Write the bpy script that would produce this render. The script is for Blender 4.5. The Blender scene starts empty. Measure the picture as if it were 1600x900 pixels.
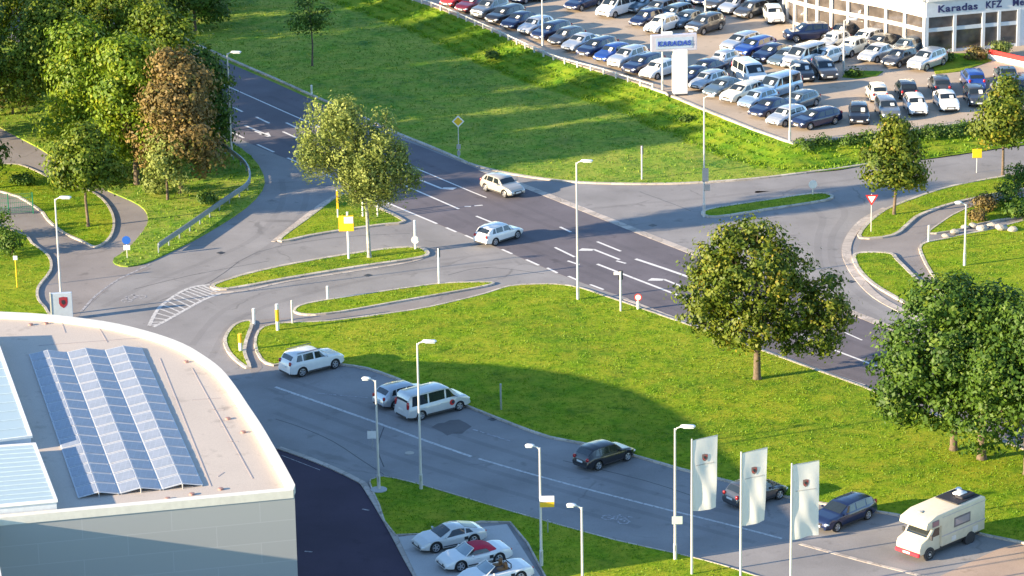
import bpy, bmesh, math, random
import numpy as np
from mathutils import Vector, Matrix, noise
from mathutils.geometry import tessellate_polygon
random.seed(7)
R = math.radians
scene = bpy.context.scene
COL = scene.collection
# ------------------------------------------------------------------ camera
CAM_H, PITCH, FPX, ROLL = 77.0, R(18.0), 5232.0, R(1.0)
_r0 = Vector((1, 0, 0)); _u0 = Vector((0, math.sin(PITCH), math.cos(PITCH))); FWD = Vector((0, math.cos(PITCH), -math.sin(PITCH)))
RGT = _r0 * math.cos(ROLL) - _u0 * math.sin(ROLL)
UPV = _r0 * math.sin(ROLL) + _u0 * math.cos(ROLL)
cam = bpy.data.cameras.new('camera'); cam_o = bpy.data.objects.new('camera', cam); COL.objects.link(cam_o)
m3 = Matrix((RGT, UPV, -FWD)).transposed()
cam_o.matrix_world = Matrix.Translation((0, 0, CAM_H)) @ m3.to_4x4()
cam.sensor_width = 36; cam.lens = FPX / 1600 * 36; cam.clip_start = 1; cam.clip_end = 6000
scene.camera = cam_o
# ------------------------------------------------------------------ light
SUN_EL, SUN_AZ = R(14), R(20)          # the light travels towards (cos az, sin az)
w = bpy.data.worlds.new('World'); scene.world = w; w.use_nodes = True
nt = w.node_tree; bg = nt.nodes['Background']
sky = nt.nodes.new('ShaderNodeTexSky'); sky.sky_type = 'NISHITA'; sky.sun_disc = False
sky.sun_elevation = SUN_EL; sky.sun_rotation = math.atan2(-math.cos(SUN_AZ), -math.sin(SUN_AZ))
sky.altitude = 100; sky.air_density = 1.0; sky.dust_density = .1; sky.ozone_density = 3.0
nt.links.new(sky.outputs[0], bg.inputs[0]); bg.inputs[1].default_value = 0.122
sl = bpy.data.lights.new('sun', 'SUN'); so = bpy.data.objects.new('sun', sl); COL.objects.link(so)
sl.energy = 4.9; sl.angle = R(0.5); sl.color = (1.0, 0.8, 0.53)
sd = Vector((math.cos(SUN_EL) * math.cos(SUN_AZ), math.cos(SUN_EL) * math.sin(SUN_AZ), -math.sin(SUN_EL)))
so.rotation_euler = sd.to_track_quat('-Z', 'Y').to_euler(); so.location = (-60, 150, 60)
scene.view_settings.view_transform = 'Standard'; scene.view_settings.look = 'None'
scene.view_settings.exposure = 1.73; scene.view_settings.gamma = 1
scene.render.engine = 'CYCLES'
# ------------------------------------------------------------------ helpers
def G(px, py, z=0.0):
    """world point at height z that the photograph shows at pixel (px, py)"""
    d = RGT * (px - 800) + UPV * (450 - py) + FWD * FPX
    t = (z - CAM_H) / d.z
    return Vector((d.x * t, d.y * t, z))
def P(v):
    d = Vector(v) - Vector((0, 0, CAM_H)); k = FPX / d.dot(FWD)
    return (800 + d.dot(RGT) * k, 450 - d.dot(UPV) * k)
def smooth(pts, n=4, closed=False):
    out = []; N = len(pts)
    rng = range(N) if closed else range(N - 1)
    for i in rng:
        g = (lambda j: pts[j % N]) if closed else (lambda j: pts[max(0, min(N - 1, j))])
        p0, p1, p2, p3 = (Vector(g(i + k)) for k in (-1, 0, 1, 2))
        for k in range(n):
            t = k / n
            out.append(0.5 * ((2 * p1) + (-p0 + p2) * t + (2 * p0 - 5 * p1 + 4 * p2 - p3) * t * t + (-p0 + 3 * p1 - 3 * p2 + p3) * t ** 3))
    if not closed: out.append(Vector(pts[-1]))
    return out
def GP(px, z=0.0, sm=0, closed=False):
    pts = [G(x, y, z) for x, y in px]
    return smooth(pts, sm, closed) if sm else pts
def dirof(px, py, dx, dy, z=0):
    a = G(px, py, z); b = G(px + dx, py + dy, z)
    return math.atan2(b.y - a.y, b.x - a.x)
def tag(o, label=None, cat=None, group=None, kind=None):
    if label: o['label'] = label
    if cat: o['category'] = cat
    if group: o['group'] = group
    if kind: o['kind'] = kind
    return o
def empty(name, loc, rz=0.0, label=None, cat=None, group=None):
    o = bpy.data.objects.new(name, None); COL.objects.link(o); o.empty_display_size = .3
    o.location = loc; o.rotation_euler = (0, 0, rz)
    return tag(o, label, cat, group)
class MB:
    """collects vertices and faces; build() links them as one mesh object"""
    def __init__(s): s.v = []; s.f = []; s.m = []
    def add(s, vs, fs, mi=0):
        b = len(s.v); s.v += [tuple(v) for v in vs]
        for f in fs: s.f.append(tuple(b + i for i in f)); s.m.append(mi)
        return s
    def box(s, c, d, rz=0, mi=0, bev=0.0):
        cx, cy, cz = c; hx, hy, hz = d[0] / 2, d[1] / 2, d[2] / 2
        ca, sa = math.cos(rz), math.sin(rz)
        if bev <= 0:
            pts = [(sx * hx, sy * hy, sz * hz) for sz in (-1, 1) for sx, sy in ((-1, -1), (1, -1), (1, 1), (-1, 1))]
            fs = [(3, 2, 1, 0), (4, 5, 6, 7), (0, 1, 5, 4), (1, 2, 6, 5), (2, 3, 7, 6), (3, 0, 4, 7)]
        else:
            b = min(bev, hx * .9, hy * .9, hz * .9); rings = []; pts = []
            for z, ins in ((-hz, b), (-hz + b, 0), (hz - b, 0), (hz, b)):
                X, Y = hx - ins, hy - ins
                for x, y in ((-X, -Y + b), (-X + b, -Y), (X - b, -Y), (X, -Y + b), (X, Y - b), (X - b, Y), (-X + b, Y), (-X, Y - b)):
                    pts.append((x, y, z))
            fs = [tuple(range(7, -1, -1)), tuple(range(24, 32))]
            for k in range(3):
                for i in range(8):
                    j = (i + 1) % 8; fs.append((k * 8 + i, k * 8 + j, k * 8 + 8 + j, k * 8 + 8 + i))
        return s.add([(cx + x * ca - y * sa, cy + x * sa + y * ca, cz + z) for x, y, z in pts], fs, mi)
    def tube(s, pts, rad, n=8, mi=0, cap=True):
        pts = [Vector(p) for p in pts]; rs = rad if isinstance(rad, (list, tuple)) else [rad] * len(pts)
        vs = []; fs = []; ref = None
        for i, p in enumerate(pts):
            t = (pts[min(i + 1, len(pts) - 1)] - pts[max(i - 1, 0)]).normalized()
            if ref is None: ref = Vector((1, 0, 0)) if abs(t.x) < .9 else Vector((0, 1, 0))
            a = t.cross(ref).normalized(); b = t.cross(a).normalized(); ref = -b.cross(t).normalized() if False else ref
            for k in range(n):
                an = 2 * math.pi * k / n; vs.append(p + (a * math.cos(an) + b * math.sin(an)) * rs[i])
        for i in range(len(pts) - 1):
            for k in range(n):
                j = (k + 1) % n; fs.append((i * n + k, i * n + j, (i + 1) * n + j, (i + 1) * n + k))
        if cap: fs += [tuple(range(n - 1, -1, -1)), tuple(range((len(pts) - 1) * n, len(pts) * n))]
        return s.add(vs, fs, mi)
    def lathe(s, c, axis, prof, n=20, mi=0):
        """prof: (distance along axis, radius)"""
        ax = Vector(axis).normalized(); ref = Vector((0, 0, 1)) if abs(ax.z) < .9 else Vector((1, 0, 0))
        a = ax.cross(ref).normalized(); b = ax.cross(a); c = Vector(c); vs = []; fs = []
        for d, r in prof:
            for k in range(n):
                an = 2 * math.pi * k / n; vs.append(c + ax * d + (a * math.cos(an) + b * math.sin(an)) * r)
        for i in range(len(prof) - 1):
            for k in range(n):
                j = (k + 1) % n; fs.append((i * n + k, i * n + j, (i + 1) * n + j, (i + 1) * n + k))
        fs += [tuple(range(n)), tuple(range((len(prof) - 1) * n, len(prof) * n))]
        return s.add(vs, fs, mi)
    def prism(s, pts, z0, z1, mi=0):
        """vertical prism over a world polygon (2-D points or 3-D whose z is ignored)"""
        P2 = [Vector((p[0], p[1], 0)) for p in pts]; n = len(P2)
        area = sum(P2[i].x * P2[(i + 1) % n].y - P2[(i + 1) % n].x * P2[i].y for i in range(n))
        if area < 0: P2.reverse()
        tr = tessellate_polygon([P2])
        vs = [(p.x, p.y, z1) for p in P2] + [(p.x, p.y, z0) for p in P2]
        fs = []
        for t in tr:
            a, b, c = t
            cr = (P2[b] - P2[a]).cross(P2[c] - P2[a]).z
            fs.append((a, b, c) if cr > 0 else (a, c, b))
        if z1 - z0 > 1e-5:
            for i in range(n):
                j = (i + 1) % n; fs.append((i, n + i, n + j, j))
        return s.add(vs, fs, mi)
    def ribbon(s, pts, wd, z0, z1, closed=False, mi=0):
        pts = [Vector((p[0], p[1], 0)) for p in pts]; n = len(pts); L = []; Rr = []
        for i in range(n):
            if closed: a, b = pts[i - 1], pts[(i + 1) % n]
            else: a, b = pts[max(0, i - 1)], pts[min(n - 1, i + 1)]
            t = (b - a); t.z = 0
            if t.length < 1e-6: t = Vector((1, 0, 0))
            t.normalize(); nn = Vector((-t.y, t.x, 0))
            L.append(pts[i] + nn * wd / 2); Rr.append(pts[i] - nn * wd / 2)
        vs = []
        for l, r in zip(L, Rr):
            vs += [(l.x, l.y, z1), (r.x, r.y, z1), (l.x, l.y, z0), (r.x, r.y, z0)]
        fs = []; m = n if closed else n - 1
        flat = (z1 - z0) < 1e-5
        for i in range(m):
            a = i * 4; b = ((i + 1) % n) * 4
            fs.append((a, a + 1, b + 1, b))
            if not flat: fs += [(a + 2, a, b, b + 2), (a + 1, a + 3, b + 3, b + 1)]
        if not closed and not flat: fs += [(0, 2, 3, 1), ((n - 1) * 4, (n - 1) * 4 + 1, (n - 1) * 4 + 3, (n - 1) * 4 + 2)]
        return s.add(vs, fs, mi)
    def mesh(s, name, mats, smooth_=False, angle=40):
        me = bpy.data.meshes.new(name); me.from_pydata(s.v, [], s.f)
        for mt in (mats if isinstance(mats, (list, tuple)) else [mats]): me.materials.append(mt)
        if max(s.m or [0]) > 0: me.polygons.foreach_set('material_index', s.m)
        if smooth_:
            me.polygons.foreach_set('use_smooth', [True] * len(me.polygons))
            me.set_sharp_from_angle(angle=R(angle))
        me.update(); return me
    def build(s, name, mats, parent=None, smooth_=False, angle=40):
        o = bpy.data.objects.new(name, s.mesh(name, mats, smooth_, angle)); COL.objects.link(o)
        if parent: o.parent = parent
        return o
def copy_tree(o, parent=None):
    c = o.copy(); COL.objects.link(c); c.parent = parent
    for ch in o.children: copy_tree(ch, c)
    return c
# ------------------------------------------------------------------ materials
def nodes(name):
    m = bpy.data.materials.new(name); m.use_nodes = True
    n = m.node_tree; return m, n, n.nodes['Principled BSDF'], n.links
def plain(name, col, rough=.5, metal=0.0, coat=0.0, emit=None, var=.06, scale=3.0, spec=.5):
    m, n, b, l = nodes(name)
    b.inputs['Roughness'].default_value = rough; b.inputs['Metallic'].default_value = metal
    b.inputs['Coat Weight'].default_value = coat; b.inputs['Specular IOR Level'].default_value = spec
    tc = n.nodes.new('ShaderNodeTexCoord'); nz = n.nodes.new('ShaderNodeTexNoise'); nz.inputs['Scale'].default_value = scale; nz.inputs['Detail'].default_value = 5
    mr = n.nodes.new('ShaderNodeMapRange'); mr.inputs[1].default_value = .3; mr.inputs[2].default_value = .7; mr.inputs[3].default_value = 1 - var; mr.inputs[4].default_value = 1 + var
    mx = n.nodes.new('ShaderNodeVectorMath'); mx.operation = 'SCALE'; mx.inputs[0].default_value = col[:3]
    l.new(tc.outputs['Object'], nz.inputs['Vector']); l.new(nz.outputs[0], mr.inputs[0]); l.new(mr.outputs[0], mx.inputs['Scale']); l.new(mx.outputs[0], b.inputs['Base Color'])
    return m
def noise_node(n, l, scale, detail=4, co='Object', rough=.55):
    tc = n.nodes.new('ShaderNodeTexCoord'); nz = n.nodes.new('ShaderNodeTexNoise')
    nz.inputs['Scale'].default_value = scale; nz.inputs['Detail'].default_value = detail; nz.inputs['Roughness'].default_value = rough
    l.new(tc.outputs[co], nz.inputs['Vector']); return nz
def ramp(n, l, src, stops):
    r = n.nodes.new('ShaderNodeValToRGB'); e = r.color_ramp.elements
    while len(e) < len(stops): e.new(.5)
    for el, (p, c) in zip(e, stops): el.position = p; el.color = (*c, 1)
    l.new(src, r.inputs[0]); return r
def mixc(n, l, a, b, fac, mode='MIX', f=None):
    x = n.nodes.new('ShaderNodeMix'); x.data_type = 'RGBA'; x.blend_type = mode
    if fac is not None: l.new(fac, x.inputs[0])
    else: x.inputs[0].default_value = f
    for s, k in ((a, 6), (b, 7)):
        if isinstance(s, (tuple, list)): x.inputs[k].default_value = (*s, 1)
        else: l.new(s, x.inputs[k])
    return x.outputs[2]
def grass_mat(name, c1, c2, c3, bump=.35):
    m, n, b, l = nodes(name)
    a = noise_node(n, l, .12, 5); r1 = ramp(n, l, a.outputs[0], [(.35, c1), (.5, c2), (.68, c3)])
    f = noise_node(n, l, 2.2, 8, rough=.7); r2 = ramp(n, l, f.outputs[0], [(.32, (.45, .52, .42)), (.5, (1, 1, 1)), (.68, (1.4, 1.3, 1.2))])
    pz = noise_node(n, l, .33, 3); rp0 = ramp(n, l, pz.outputs[0], [(.56, (0, 0, 0)), (.7, (1, 1, 1))])
    c = mixc(n, l, r1.outputs[0], (c1[0] * .8, c1[1] * .85, c1[2]), rp0.outputs[0])
    c = mixc(n, l, c, r2.outputs[0], None, 'MULTIPLY', .9)
    g = noise_node(n, l, .55, 6, rough=.7); r3 = ramp(n, l, g.outputs[0], [(.4, (0, 0, 0)), (.75, (1, 1, 1))])
    c = mixc(n, l, c, (c3[0] * 1.25, c3[1] * 1.0, c3[2] * 1.3), r3.outputs[0])
    l.new(c, b.inputs['Base Color']); b.inputs['Roughness'].default_value = .95; b.inputs['Specular IOR Level'].default_value = .12
    bp = n.nodes.new('ShaderNodeBump'); bp.inputs['Strength'].default_value = bump; bp.inputs['Distance'].default_value = .12
    h = noise_node(n, l, 3.5, 9, rough=.75); l.new(h.outputs[0], bp.inputs['Height']); l.new(bp.outputs[0], b.inputs['Normal'])
    return m
def asphalt_mat(name, col, crack=.35, var=.16, rough=.85):
    m, n, b, l = nodes(name)
    a = noise_node(n, l, .22, 6); r1 = ramp(n, l, a.outputs[0], [(.3, tuple(x * (1 - var) for x in col)), (.7, tuple(x * (1 + var) for x in col))])
    f = noise_node(n, l, 14, 5, rough=.8); r2 = ramp(n, l, f.outputs[0], [(.3, (.8, .8, .8)), (.7, (1.18, 1.18, 1.18))])
    c = mixc(n, l, r1.outputs[0], r2.outputs[0], None, 'MULTIPLY', .8)
    if crack:
        tc = n.nodes.new('ShaderNodeTexCoord'); vo = n.nodes.new('ShaderNodeTexVoronoi'); vo.feature = 'DISTANCE_TO_EDGE'; vo.inputs['Scale'].default_value = .1
        wv = noise_node(n, l, .8, 4); ad = n.nodes.new('ShaderNodeVectorMath'); ad.operation = 'MULTIPLY_ADD'
        ad.inputs[1].default_value = (1.2, 1.2, 0); l.new(wv.outputs['Color'], ad.inputs[0]); l.new(tc.outputs['Object'], ad.inputs[2]); l.new(ad.outputs[0], vo.inputs['Vector'])
        rc = ramp(n, l, vo.outputs['Distance'], [(.004, (1, 1, 1)), (.009, (0, 0, 0))])
        ms = noise_node(n, l, .16, 2); rm = ramp(n, l, ms.outputs[0], [(.5, (0, 0, 0)), (.6, (1, 1, 1))])
        fm = n.nodes.new('ShaderNodeMath'); fm.operation = 'MULTIPLY'; l.new(rc.outputs[0], fm.inputs[0]); l.new(rm.outputs[0], fm.inputs[1])
        f2 = n.nodes.new('ShaderNodeMath'); f2.operation = 'MULTIPLY'; l.new(fm.outputs[0], f2.inputs[0]); f2.inputs[1].default_value = crack
        c = mixc(n, l, c, tuple(x * .45 for x in col), f2.outputs[0])
    st = noise_node(n, l, .7, 5, rough=.6); rs = ramp(n, l, st.outputs[0], [(.6, (0, 0, 0)), (.72, (1, 1, 1))])
    c = mixc(n, l, c, tuple(x * .72 for x in col), rs.outputs[0])
    l.new(c, b.inputs['Base Color']); b.inputs['Roughness'].default_value = rough; b.inputs['Specular IOR Level'].default_value = .25
    bp = n.nodes.new('ShaderNodeBump'); bp.inputs['Strength'].default_value = .12; bp.inputs['Distance'].default_value = .02
    l.new(f.outputs[0], bp.inputs['Height']); l.new(bp.outputs[0], b.inputs['Normal'])
    return m
def worn(name, col, under, amt=.45):
    m, n, b, l = nodes(name)
    a = noise_node(n, l, 5, 6, rough=.8); r = ramp(n, l, a.outputs[0], [(amt - .1, (1, 1, 1)), (amt + .08, (0, 0, 0))])
    c = mixc(n, l, col, under, r.outputs[0]); l.new(c, b.inputs['Base Color']); b.inputs['Roughness'].default_value = .8
    return m
def leaf_mat(name, c1, c2, c3=None, trans=.3):
    m, n, b, l = nodes(name)
    at = n.nodes.new('ShaderNodeAttribute'); at.attribute_name = 'rnd'
    st = [(0, c1), (.75, c2)] + ([(1, c3)] if c3 else [(1, c2)])
    r = ramp(n, l, at.outputs['Fac'], st)
    a = noise_node(n, l, .5, 3); r2 = ramp(n, l, a.outputs[0], [(.3, (.8, .85, .8)), (.7, (1.2, 1.12, 1.0))])
    c = mixc(n, l, r.outputs[0], r2.outputs[0], None, 'MULTIPLY', 1.0)
    l.new(c, b.inputs['Base Color']); b.inputs['Roughness'].default_value = .55; b.inputs['Specular IOR Level'].default_value = .3
    tr = n.nodes.new('ShaderNodeBsdfTranslucent'); mx = n.nodes.new('ShaderNodeMixShader'); mx.inputs[0].default_value = trans
    l.new(c, tr.inputs[0]); l.new(b.outputs[0], mx.inputs[1]); l.new(tr.outputs[0], mx.inputs[2])
    l.new(mx.outputs[0], n.nodes['Material Output'].inputs[0])
    return m
M = {}
M['grass'] = grass_mat('grass', (.095, .205, .008), (.175, .285, .008), (.28, .33, .02))
M['meadow'] = grass_mat('meadow grass', (.095, .215, .028), (.165, .3, .026), (.3, .36, .05))
M['bankgrass'] = grass_mat('bank grass', (.07, .19, .012), (.14, .28, .012), (.25, .32, .02), .6)
M['main'] = asphalt_mat('dark asphalt', (.145, .13, .145), .3)
M['side'] = asphalt_mat('worn asphalt', (.27, .255, .25), .5)
M['street'] = asphalt_mat('street asphalt', (.27, .255, .25), .35)
M['tarmac'] = asphalt_mat('fresh tarmac', (.06, .043, .068), 0)
M['patch'] = asphalt_mat('patch asphalt', (.15, .14, .14), 0)
M['path'] = asphalt_mat('path asphalt', (.27, .24, .225), .3)
M['lot'] = asphalt_mat('lot paving', (.46, .37, .285), .2, .1)
M['gravel'] = asphalt_mat('gravel', (.42, .31, .24), 0, .14)
M['pad'] = asphalt_mat('concrete paving', (.46, .45, .44), 0, .07)
M['kerb'] = asphalt_mat('kerb stone', (.5, .44, .37), 0, .12)
M['gutter'] = asphalt_mat('gutter stone', (.46, .4, .35), 0, .12)
for k_ in ('kerb', 'gutter'):      # separate stones: each about a metre, each with its own tone
    n = M[k_].node_tree; b = n.nodes['Principled BSDF']; l = n.links; src = b.inputs['Base Color'].links[0].from_socket
    tc = n.nodes.new('ShaderNodeTexCoord'); vo = n.nodes.new('ShaderNodeTexVoronoi'); vo.inputs['Scale'].default_value = 1.1; l.new(tc.outputs['Object'], vo.inputs['Vector'])
    sp = n.nodes.new('ShaderNodeSeparateColor'); l.new(vo.outputs['Color'], sp.inputs[0]); r = ramp(n, l, sp.outputs[0], [(0, (.85, .85, .85)), (1, (1.2, 1.2, 1.2))])
    vd = n.nodes.new('ShaderNodeTexVoronoi'); vd.feature = 'DISTANCE_TO_EDGE'; vd.inputs['Scale'].default_value = 1.1; l.new(tc.outputs['Object'], vd.inputs['Vector']); rd_ = ramp(n, l, vd.outputs['Distance'], [(.015, (.72, .72, .72)), (.04, (1, 1, 1))])
    l.new(mixc(n, l, mixc(n, l, src, r.outputs[0], None, 'MULTIPLY', 1.0), rd_.outputs[0], None, 'MULTIPLY', 1.0), b.inputs['Base Color'])
M['mark'] = worn('road paint', (.72, .7, .68), (.2, .19, .19), .38)
M['markw'] = worn('worn road paint', (.5, .48, .48), (.17, .16, .17), .52)
M['markh'] = worn('hatching paint', (.6, .58, .56), (.24, .22, .22), .46)
M['wear'] = asphalt_mat('tyre worn asphalt', (.245, .231, .227), .3)
M['wearm'] = asphalt_mat('tyre worn dark asphalt', (.132, .119, .133), .2)
M['wears'] = asphalt_mat('tyre worn street asphalt', (.235, .222, .22), .3)
M['tar'] = plain('tar seam', (.05, .048, .05), .6)
M['steel'] = plain('galvanised steel', (.5, .52, .53), .4, .7)
M['rail'] = plain('guard rail steel', (.3, .35, .4), .45, .6)
M['white'] = plain('white paint', (.8, .79, .76), .45)
M['pole'] = plain('pale pole paint', (.66, .64, .6), .45, .2)
M['cream'] = plain('cream plaster', (.72, .68, .55), .6)
M['black'] = plain('black rubber', (.02, .02, .022), .75)
M['dark'] = plain('dark plastic', (.035, .035, .04), .5)
M['yellow'] = plain('yellow sign', (.8, .5, .02), .45)
M['red'] = plain('red sign', (.6, .03, .03), .4)
M['blue'] = plain('blue sign', (.02, .12, .5), .4)
M['bark'] = plain('bark', (.13, .095, .065), .9, var=.4, scale=6)
M['birchbark'] = plain('birch bark', (.36, .35, .31), .8, var=.45, scale=4)
M['glass'] = plain('car glass', (.018, .025, .03), .06, spec=1.0)
M['chrome'] = plain('alloy', (.62, .63, .65), .3, .8)
M['hl'] = plain('headlight lens', (.75, .78, .8), .08, spec=1.0)
M['tl'] = plain('tail light lens', (.4, .01, .012), .15, spec=.8)
M['plate'] = plain('number plate', (.75, .75, .72), .4)
M['leaf'] = leaf_mat('leaves', (.055, .11, .008), (.14, .2, .012), (.24, .24, .02))
M['leafb'] = leaf_mat('bright leaves', (.07, .15, .008), (.19, .27, .012), (.3, .31, .02))
M['leafd'] = leaf_mat('dark leaves', (.03, .08, .012), (.085, .16, .015), (.16, .22, .025))
M['leafo'] = leaf_mat('rust leaves', (.14, .11, .035), (.25, .175, .065), (.2, .22, .04))
M['leafy'] = leaf_mat('birch leaves', (.17, .22, .05), (.28, .34, .09), (.38, .42, .14))
M['leafm'] = leaf_mat('maple leaves', (.05, .1, .01), (.16, .2, .018), (.3, .23, .025))
M['shrub'] = leaf_mat('shrub leaves', (.04, .1, .015), (.1, .18, .02), (.16, .22, .03))
M['blade'] = leaf_mat('grass blades', (.11, .235, .008), (.17, .3, .01), (.22, .31, .02), .3)
# ------------------------------------------------------------------ the ground
def struct(name, mb, mat, sm=False):
    o = mb.build(name, mat, None, sm); o['kind'] = 'structure'; return o
b = MB(); b.add([(-1500, -600, 0), (1500, -600, 0), (1500, 3000, 0), (-1500, 3000, 0)], [(0, 1, 2, 3)])
struct('ground', b, M['meadow'])
U = [(-120, -118), (100, -20), (250, 50), (365, 102), (430, 130), (490, 157), (560, 187), (620, 215), (665, 232), (710, 250)]
Lo = [(-120, 4), (0, 54), (100, 98), (200, 142), (300, 186), (350, 207), (400, 228), (475, 260), (527, 283), (590, 310), (683, 350), (740, 372), (800, 397), (870, 427), (935, 452), (977, 465), (1063, 500), (1263, 571), (1347, 600), (1500, 655), (1750, 745)]
UR = [(753, 267), (850, 303), (1090, 398), (1300, 477), (1390, 510), (1500, 552), (1750, 640)]
b = MB(); b.prism(GP([(-160, 120), (-40, 150), (120, 180), (300, 190), (430, 140), (620, 205), (760, 240), (1750, 190), (1750, 1120), (-160, 1120)]), 0, .012); struct('side_road', b, M['side'])
b = MB(); b.prism(GP(U + UR) + GP(Lo)[::-1], 0, .02); struct('main_road', b, M['main'])
ML_low = [(1750, 885), (1600, 850), (1540, 838), (1400, 806), (1290, 789), (1225, 777), (1140, 754), (1065, 735), (1000, 716), (925, 697), (860, 685), (800, 664), (740, 640), (700, 624), (640, 601), (590, 582), (550, 573)]
b = MB(); b.prism(GP(ML_low[:-1] + [(548, 570), (430, 588), (385, 594), (300, 560), (300, 800), (440, 800), (650, 1120), (1750, 1120)]), 0, .016); struct('street', b, M['street'])
b = MB(); b.prism(GP([(436, 701), (500, 724), (560, 752), (575, 766), (612, 830), (650, 900), (780, 1120), (380, 1120), (380, 700)]), 0, .024); struct('driveway', b, M['tarmac'])
b = MB(); b.prism(GP([(622, 842), (792, 822), (845, 905), (960, 1080), (740, 1080), (652, 905)]), 0, .13); struct('display_pavement', b, M['pad'])
b = MB(); b.prism(GP([(1470, 900), (1560, 858), (1600, 846), (1750, 870), (1750, 1100), (1500, 1100), (1400, 950)], 0), 0, .021); struct('gravel_verge', b, M['gravel'])
b = MB(); b.prism(GP([(-200, 80), (0, 190), (80, 228), (160, 285), (205, 308), (240, 340), (230, 372), (205, 402), (235, 420), (182, 440), (127, 487), (110, 530), (-200, 560)], 0), 0, .017); struct('footpath', b, M['path'])
b = MB(); b.prism(GP([(1350, 368), (1390, 368), (1430, 340), (1500, 316), (1620, 290), (1620, 312), (1540, 322), (1480, 345), (1440, 378), (1437, 400), (1465, 450), (1420, 450), (1400, 405), (1335, 400)], 0), 0, .018); struct('footpath', b, M['path'])
b = MB(); b.prism(GP([(390, 520), (400, 500), (440, 497), (520, 494), (640, 474), (760, 450), (800, 444), (790, 456), (700, 474), (640, 486), (520, 502), (420, 508), (405, 520), (402, 545), (410, 575), (395, 590), (384, 560)], 0), 0, .019); struct('footpath', b, M['path'])
b = MB(); b.prism(GP([(674, 668), (684, 662), (694, 661), (703, 657), (717, 656), (728, 661), (737, 667), (729, 672), (722, 678), (706, 678), (699, 681), (690, 675)]), .016, .022); struct('road_patch', b, M['patch'])

LAWN = {}
def lawn(name, px, mat='grass', sm=3, kerb=True, h=.11, kw=.2, dens=None):
    pts = GP(px, 0, sm, True) if sm else GP(px)
    b = MB(); b.prism(pts, 0, h); o = struct(name, b, M[mat])
    if kerb:
        k = MB(); k.ribbon(pts, kw, 0, h + .025, True); struct('kerb', k, M['kerb'])
    LAWN[name] = LAWN.get(name, []) + [(pts, h)]
    return o
ML = [(404, 519), (424, 509), (470, 505), (520, 503), (640, 487), (700, 475), (760, 460), (795, 449), (835, 446), (870, 446), (905, 451), (935, 461), (977, 475), (1063, 505), (1150, 535), (1263, 576), (1347, 606), (1420, 637), (1500, 667), (1600, 705), (1750, 760)] + ML_low + [(470, 566), (428, 572), (408, 562), (399, 540)]
lawn('lawn', ML, sm=2)
lawn('lawn', [(578, 757), (584, 750), (600, 747), (640, 755), (700, 772), (760, 790), (840, 813), (960, 846), (1060, 868), (1130, 886), (1180, 902), (1300, 940), (1330, 1080), (970, 1080), (853, 905), (797, 818), (700, 828), (618, 838), (592, 790)], sm=2, kw=.1)
lawn('lawn', [(-160, 330), (20, 362), (50, 382), (76, 402), (79, 424), (60, 450), (60, 470), (75, 490), (78, 530), (-160, 540)])
lawn('lawn', [(-160, 262), (0, 258), (40, 262), (90, 285), (140, 300), (165, 318), (178, 345), (172, 372), (150, 387), (128, 378), (100, 365), (75, 345), (60, 328), (0, 300), (-160, 290)])
WOOD = [(-160, -5), (0, 62), (100, 106), (200, 150), (300, 194), (350, 218), (392, 245), (412, 275), (410, 298), (385, 325), (345, 352), (300, 378), (255, 400), (228, 412), (200, 418), (180, 414), (178, 405), (197, 393), (222, 365), (232, 345), (225, 328), (205, 315), (170, 300), (150, 288), (100, 258), (60, 232), (0, 200), (-160, 110)]
lawn('wood_floor', WOOD, 'meadow', 2, False)
UPL = [(-120, -124), (100, -26), (250, 44), (365, 96), (430, 124), (490, 151), (560, 181), (620, 209), (665, 227), (710, 246), (740, 259), (800, 273), (880, 284), (960, 288), (1050, 288), (1130, 284), (1200, 278), (1280, 268), (1345, 259), (1430, 244), (1500, 233), (1750, 212)]
b = MB(); pts = smooth(GP(UPL), 3); b.prism(pts + GP([(1750, 60), (1240, 100), (640, -160), (300, -240), (-400, -260)]), 0, .10); struct('meadow', b, M['meadow'])
LAWN['meadow'] = [(pts + GP([(1750, 170), (1240, 225), (1040, 150), (860, 95), (640, 5), (300, -60), (100, -60)]), .1)]
k = MB(); k.ribbon(pts, .3, 0, .125); struct('kerb', k, M['kerb'])
b = MB(); b.ribbon(GP([(300, 16), (345, 17), (420, 12), (500, 8), (600, 2), (660, -8)]), 1.6, .1, .104); struct('footpath', b, grass_mat('painted sunlit strip', (.2, .28, .02), (.26, .32, .03), (.3, .34, .05)))  # lighter grass colour paints the sunlit strip onto the path
# islands
lawn('traffic_island', [(436, 377), (448, 366), (480, 343), (510, 320), (527, 309), (548, 306), (590, 326), (632, 347), (600, 352), (540, 360), (480, 370), (450, 377)], sm=2, kw=.32)
lawn('traffic_island', [(335, 446), (400, 426), (500, 406), (600, 391), (650, 388), (667, 395), (655, 404), (560, 418), (450, 436), (380, 449), (345, 453)], kw=.35)
lawn('traffic_island', [(460, 487), (480, 476), (560, 463), (640, 451), (700, 444), (768, 443), (755, 449), (700, 459), (620, 473), (530, 489), (480, 493)])
lawn('traffic_island', [(352, 530), (366, 510), (386, 503), (394, 507), (386, 530), (382, 552), (390, 576), (374, 568), (357, 550)], kw=.25)
lawn('traffic_island', [(1098, 335), (1115, 327), (1200, 314), (1270, 304), (1297, 306), (1290, 314), (1200, 328), (1120, 340)], kw=.28)
lawn('verge', [(1345, 373), (1352, 355), (1375, 335), (1400, 322), (1470, 297), (1530, 284), (1600, 272), (1750, 250), (1750, 268), (1620, 292), (1500, 316), (1440, 336), (1420, 350), (1395, 369)], kw=.3)
lawn('verge', [(1335, 400), (1360, 396), (1392, 398), (1402, 408), (1424, 430), (1470, 480), (1500, 510), (1460, 500), (1410, 472), (1365, 445), (1342, 422)], kw=.3)
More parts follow.
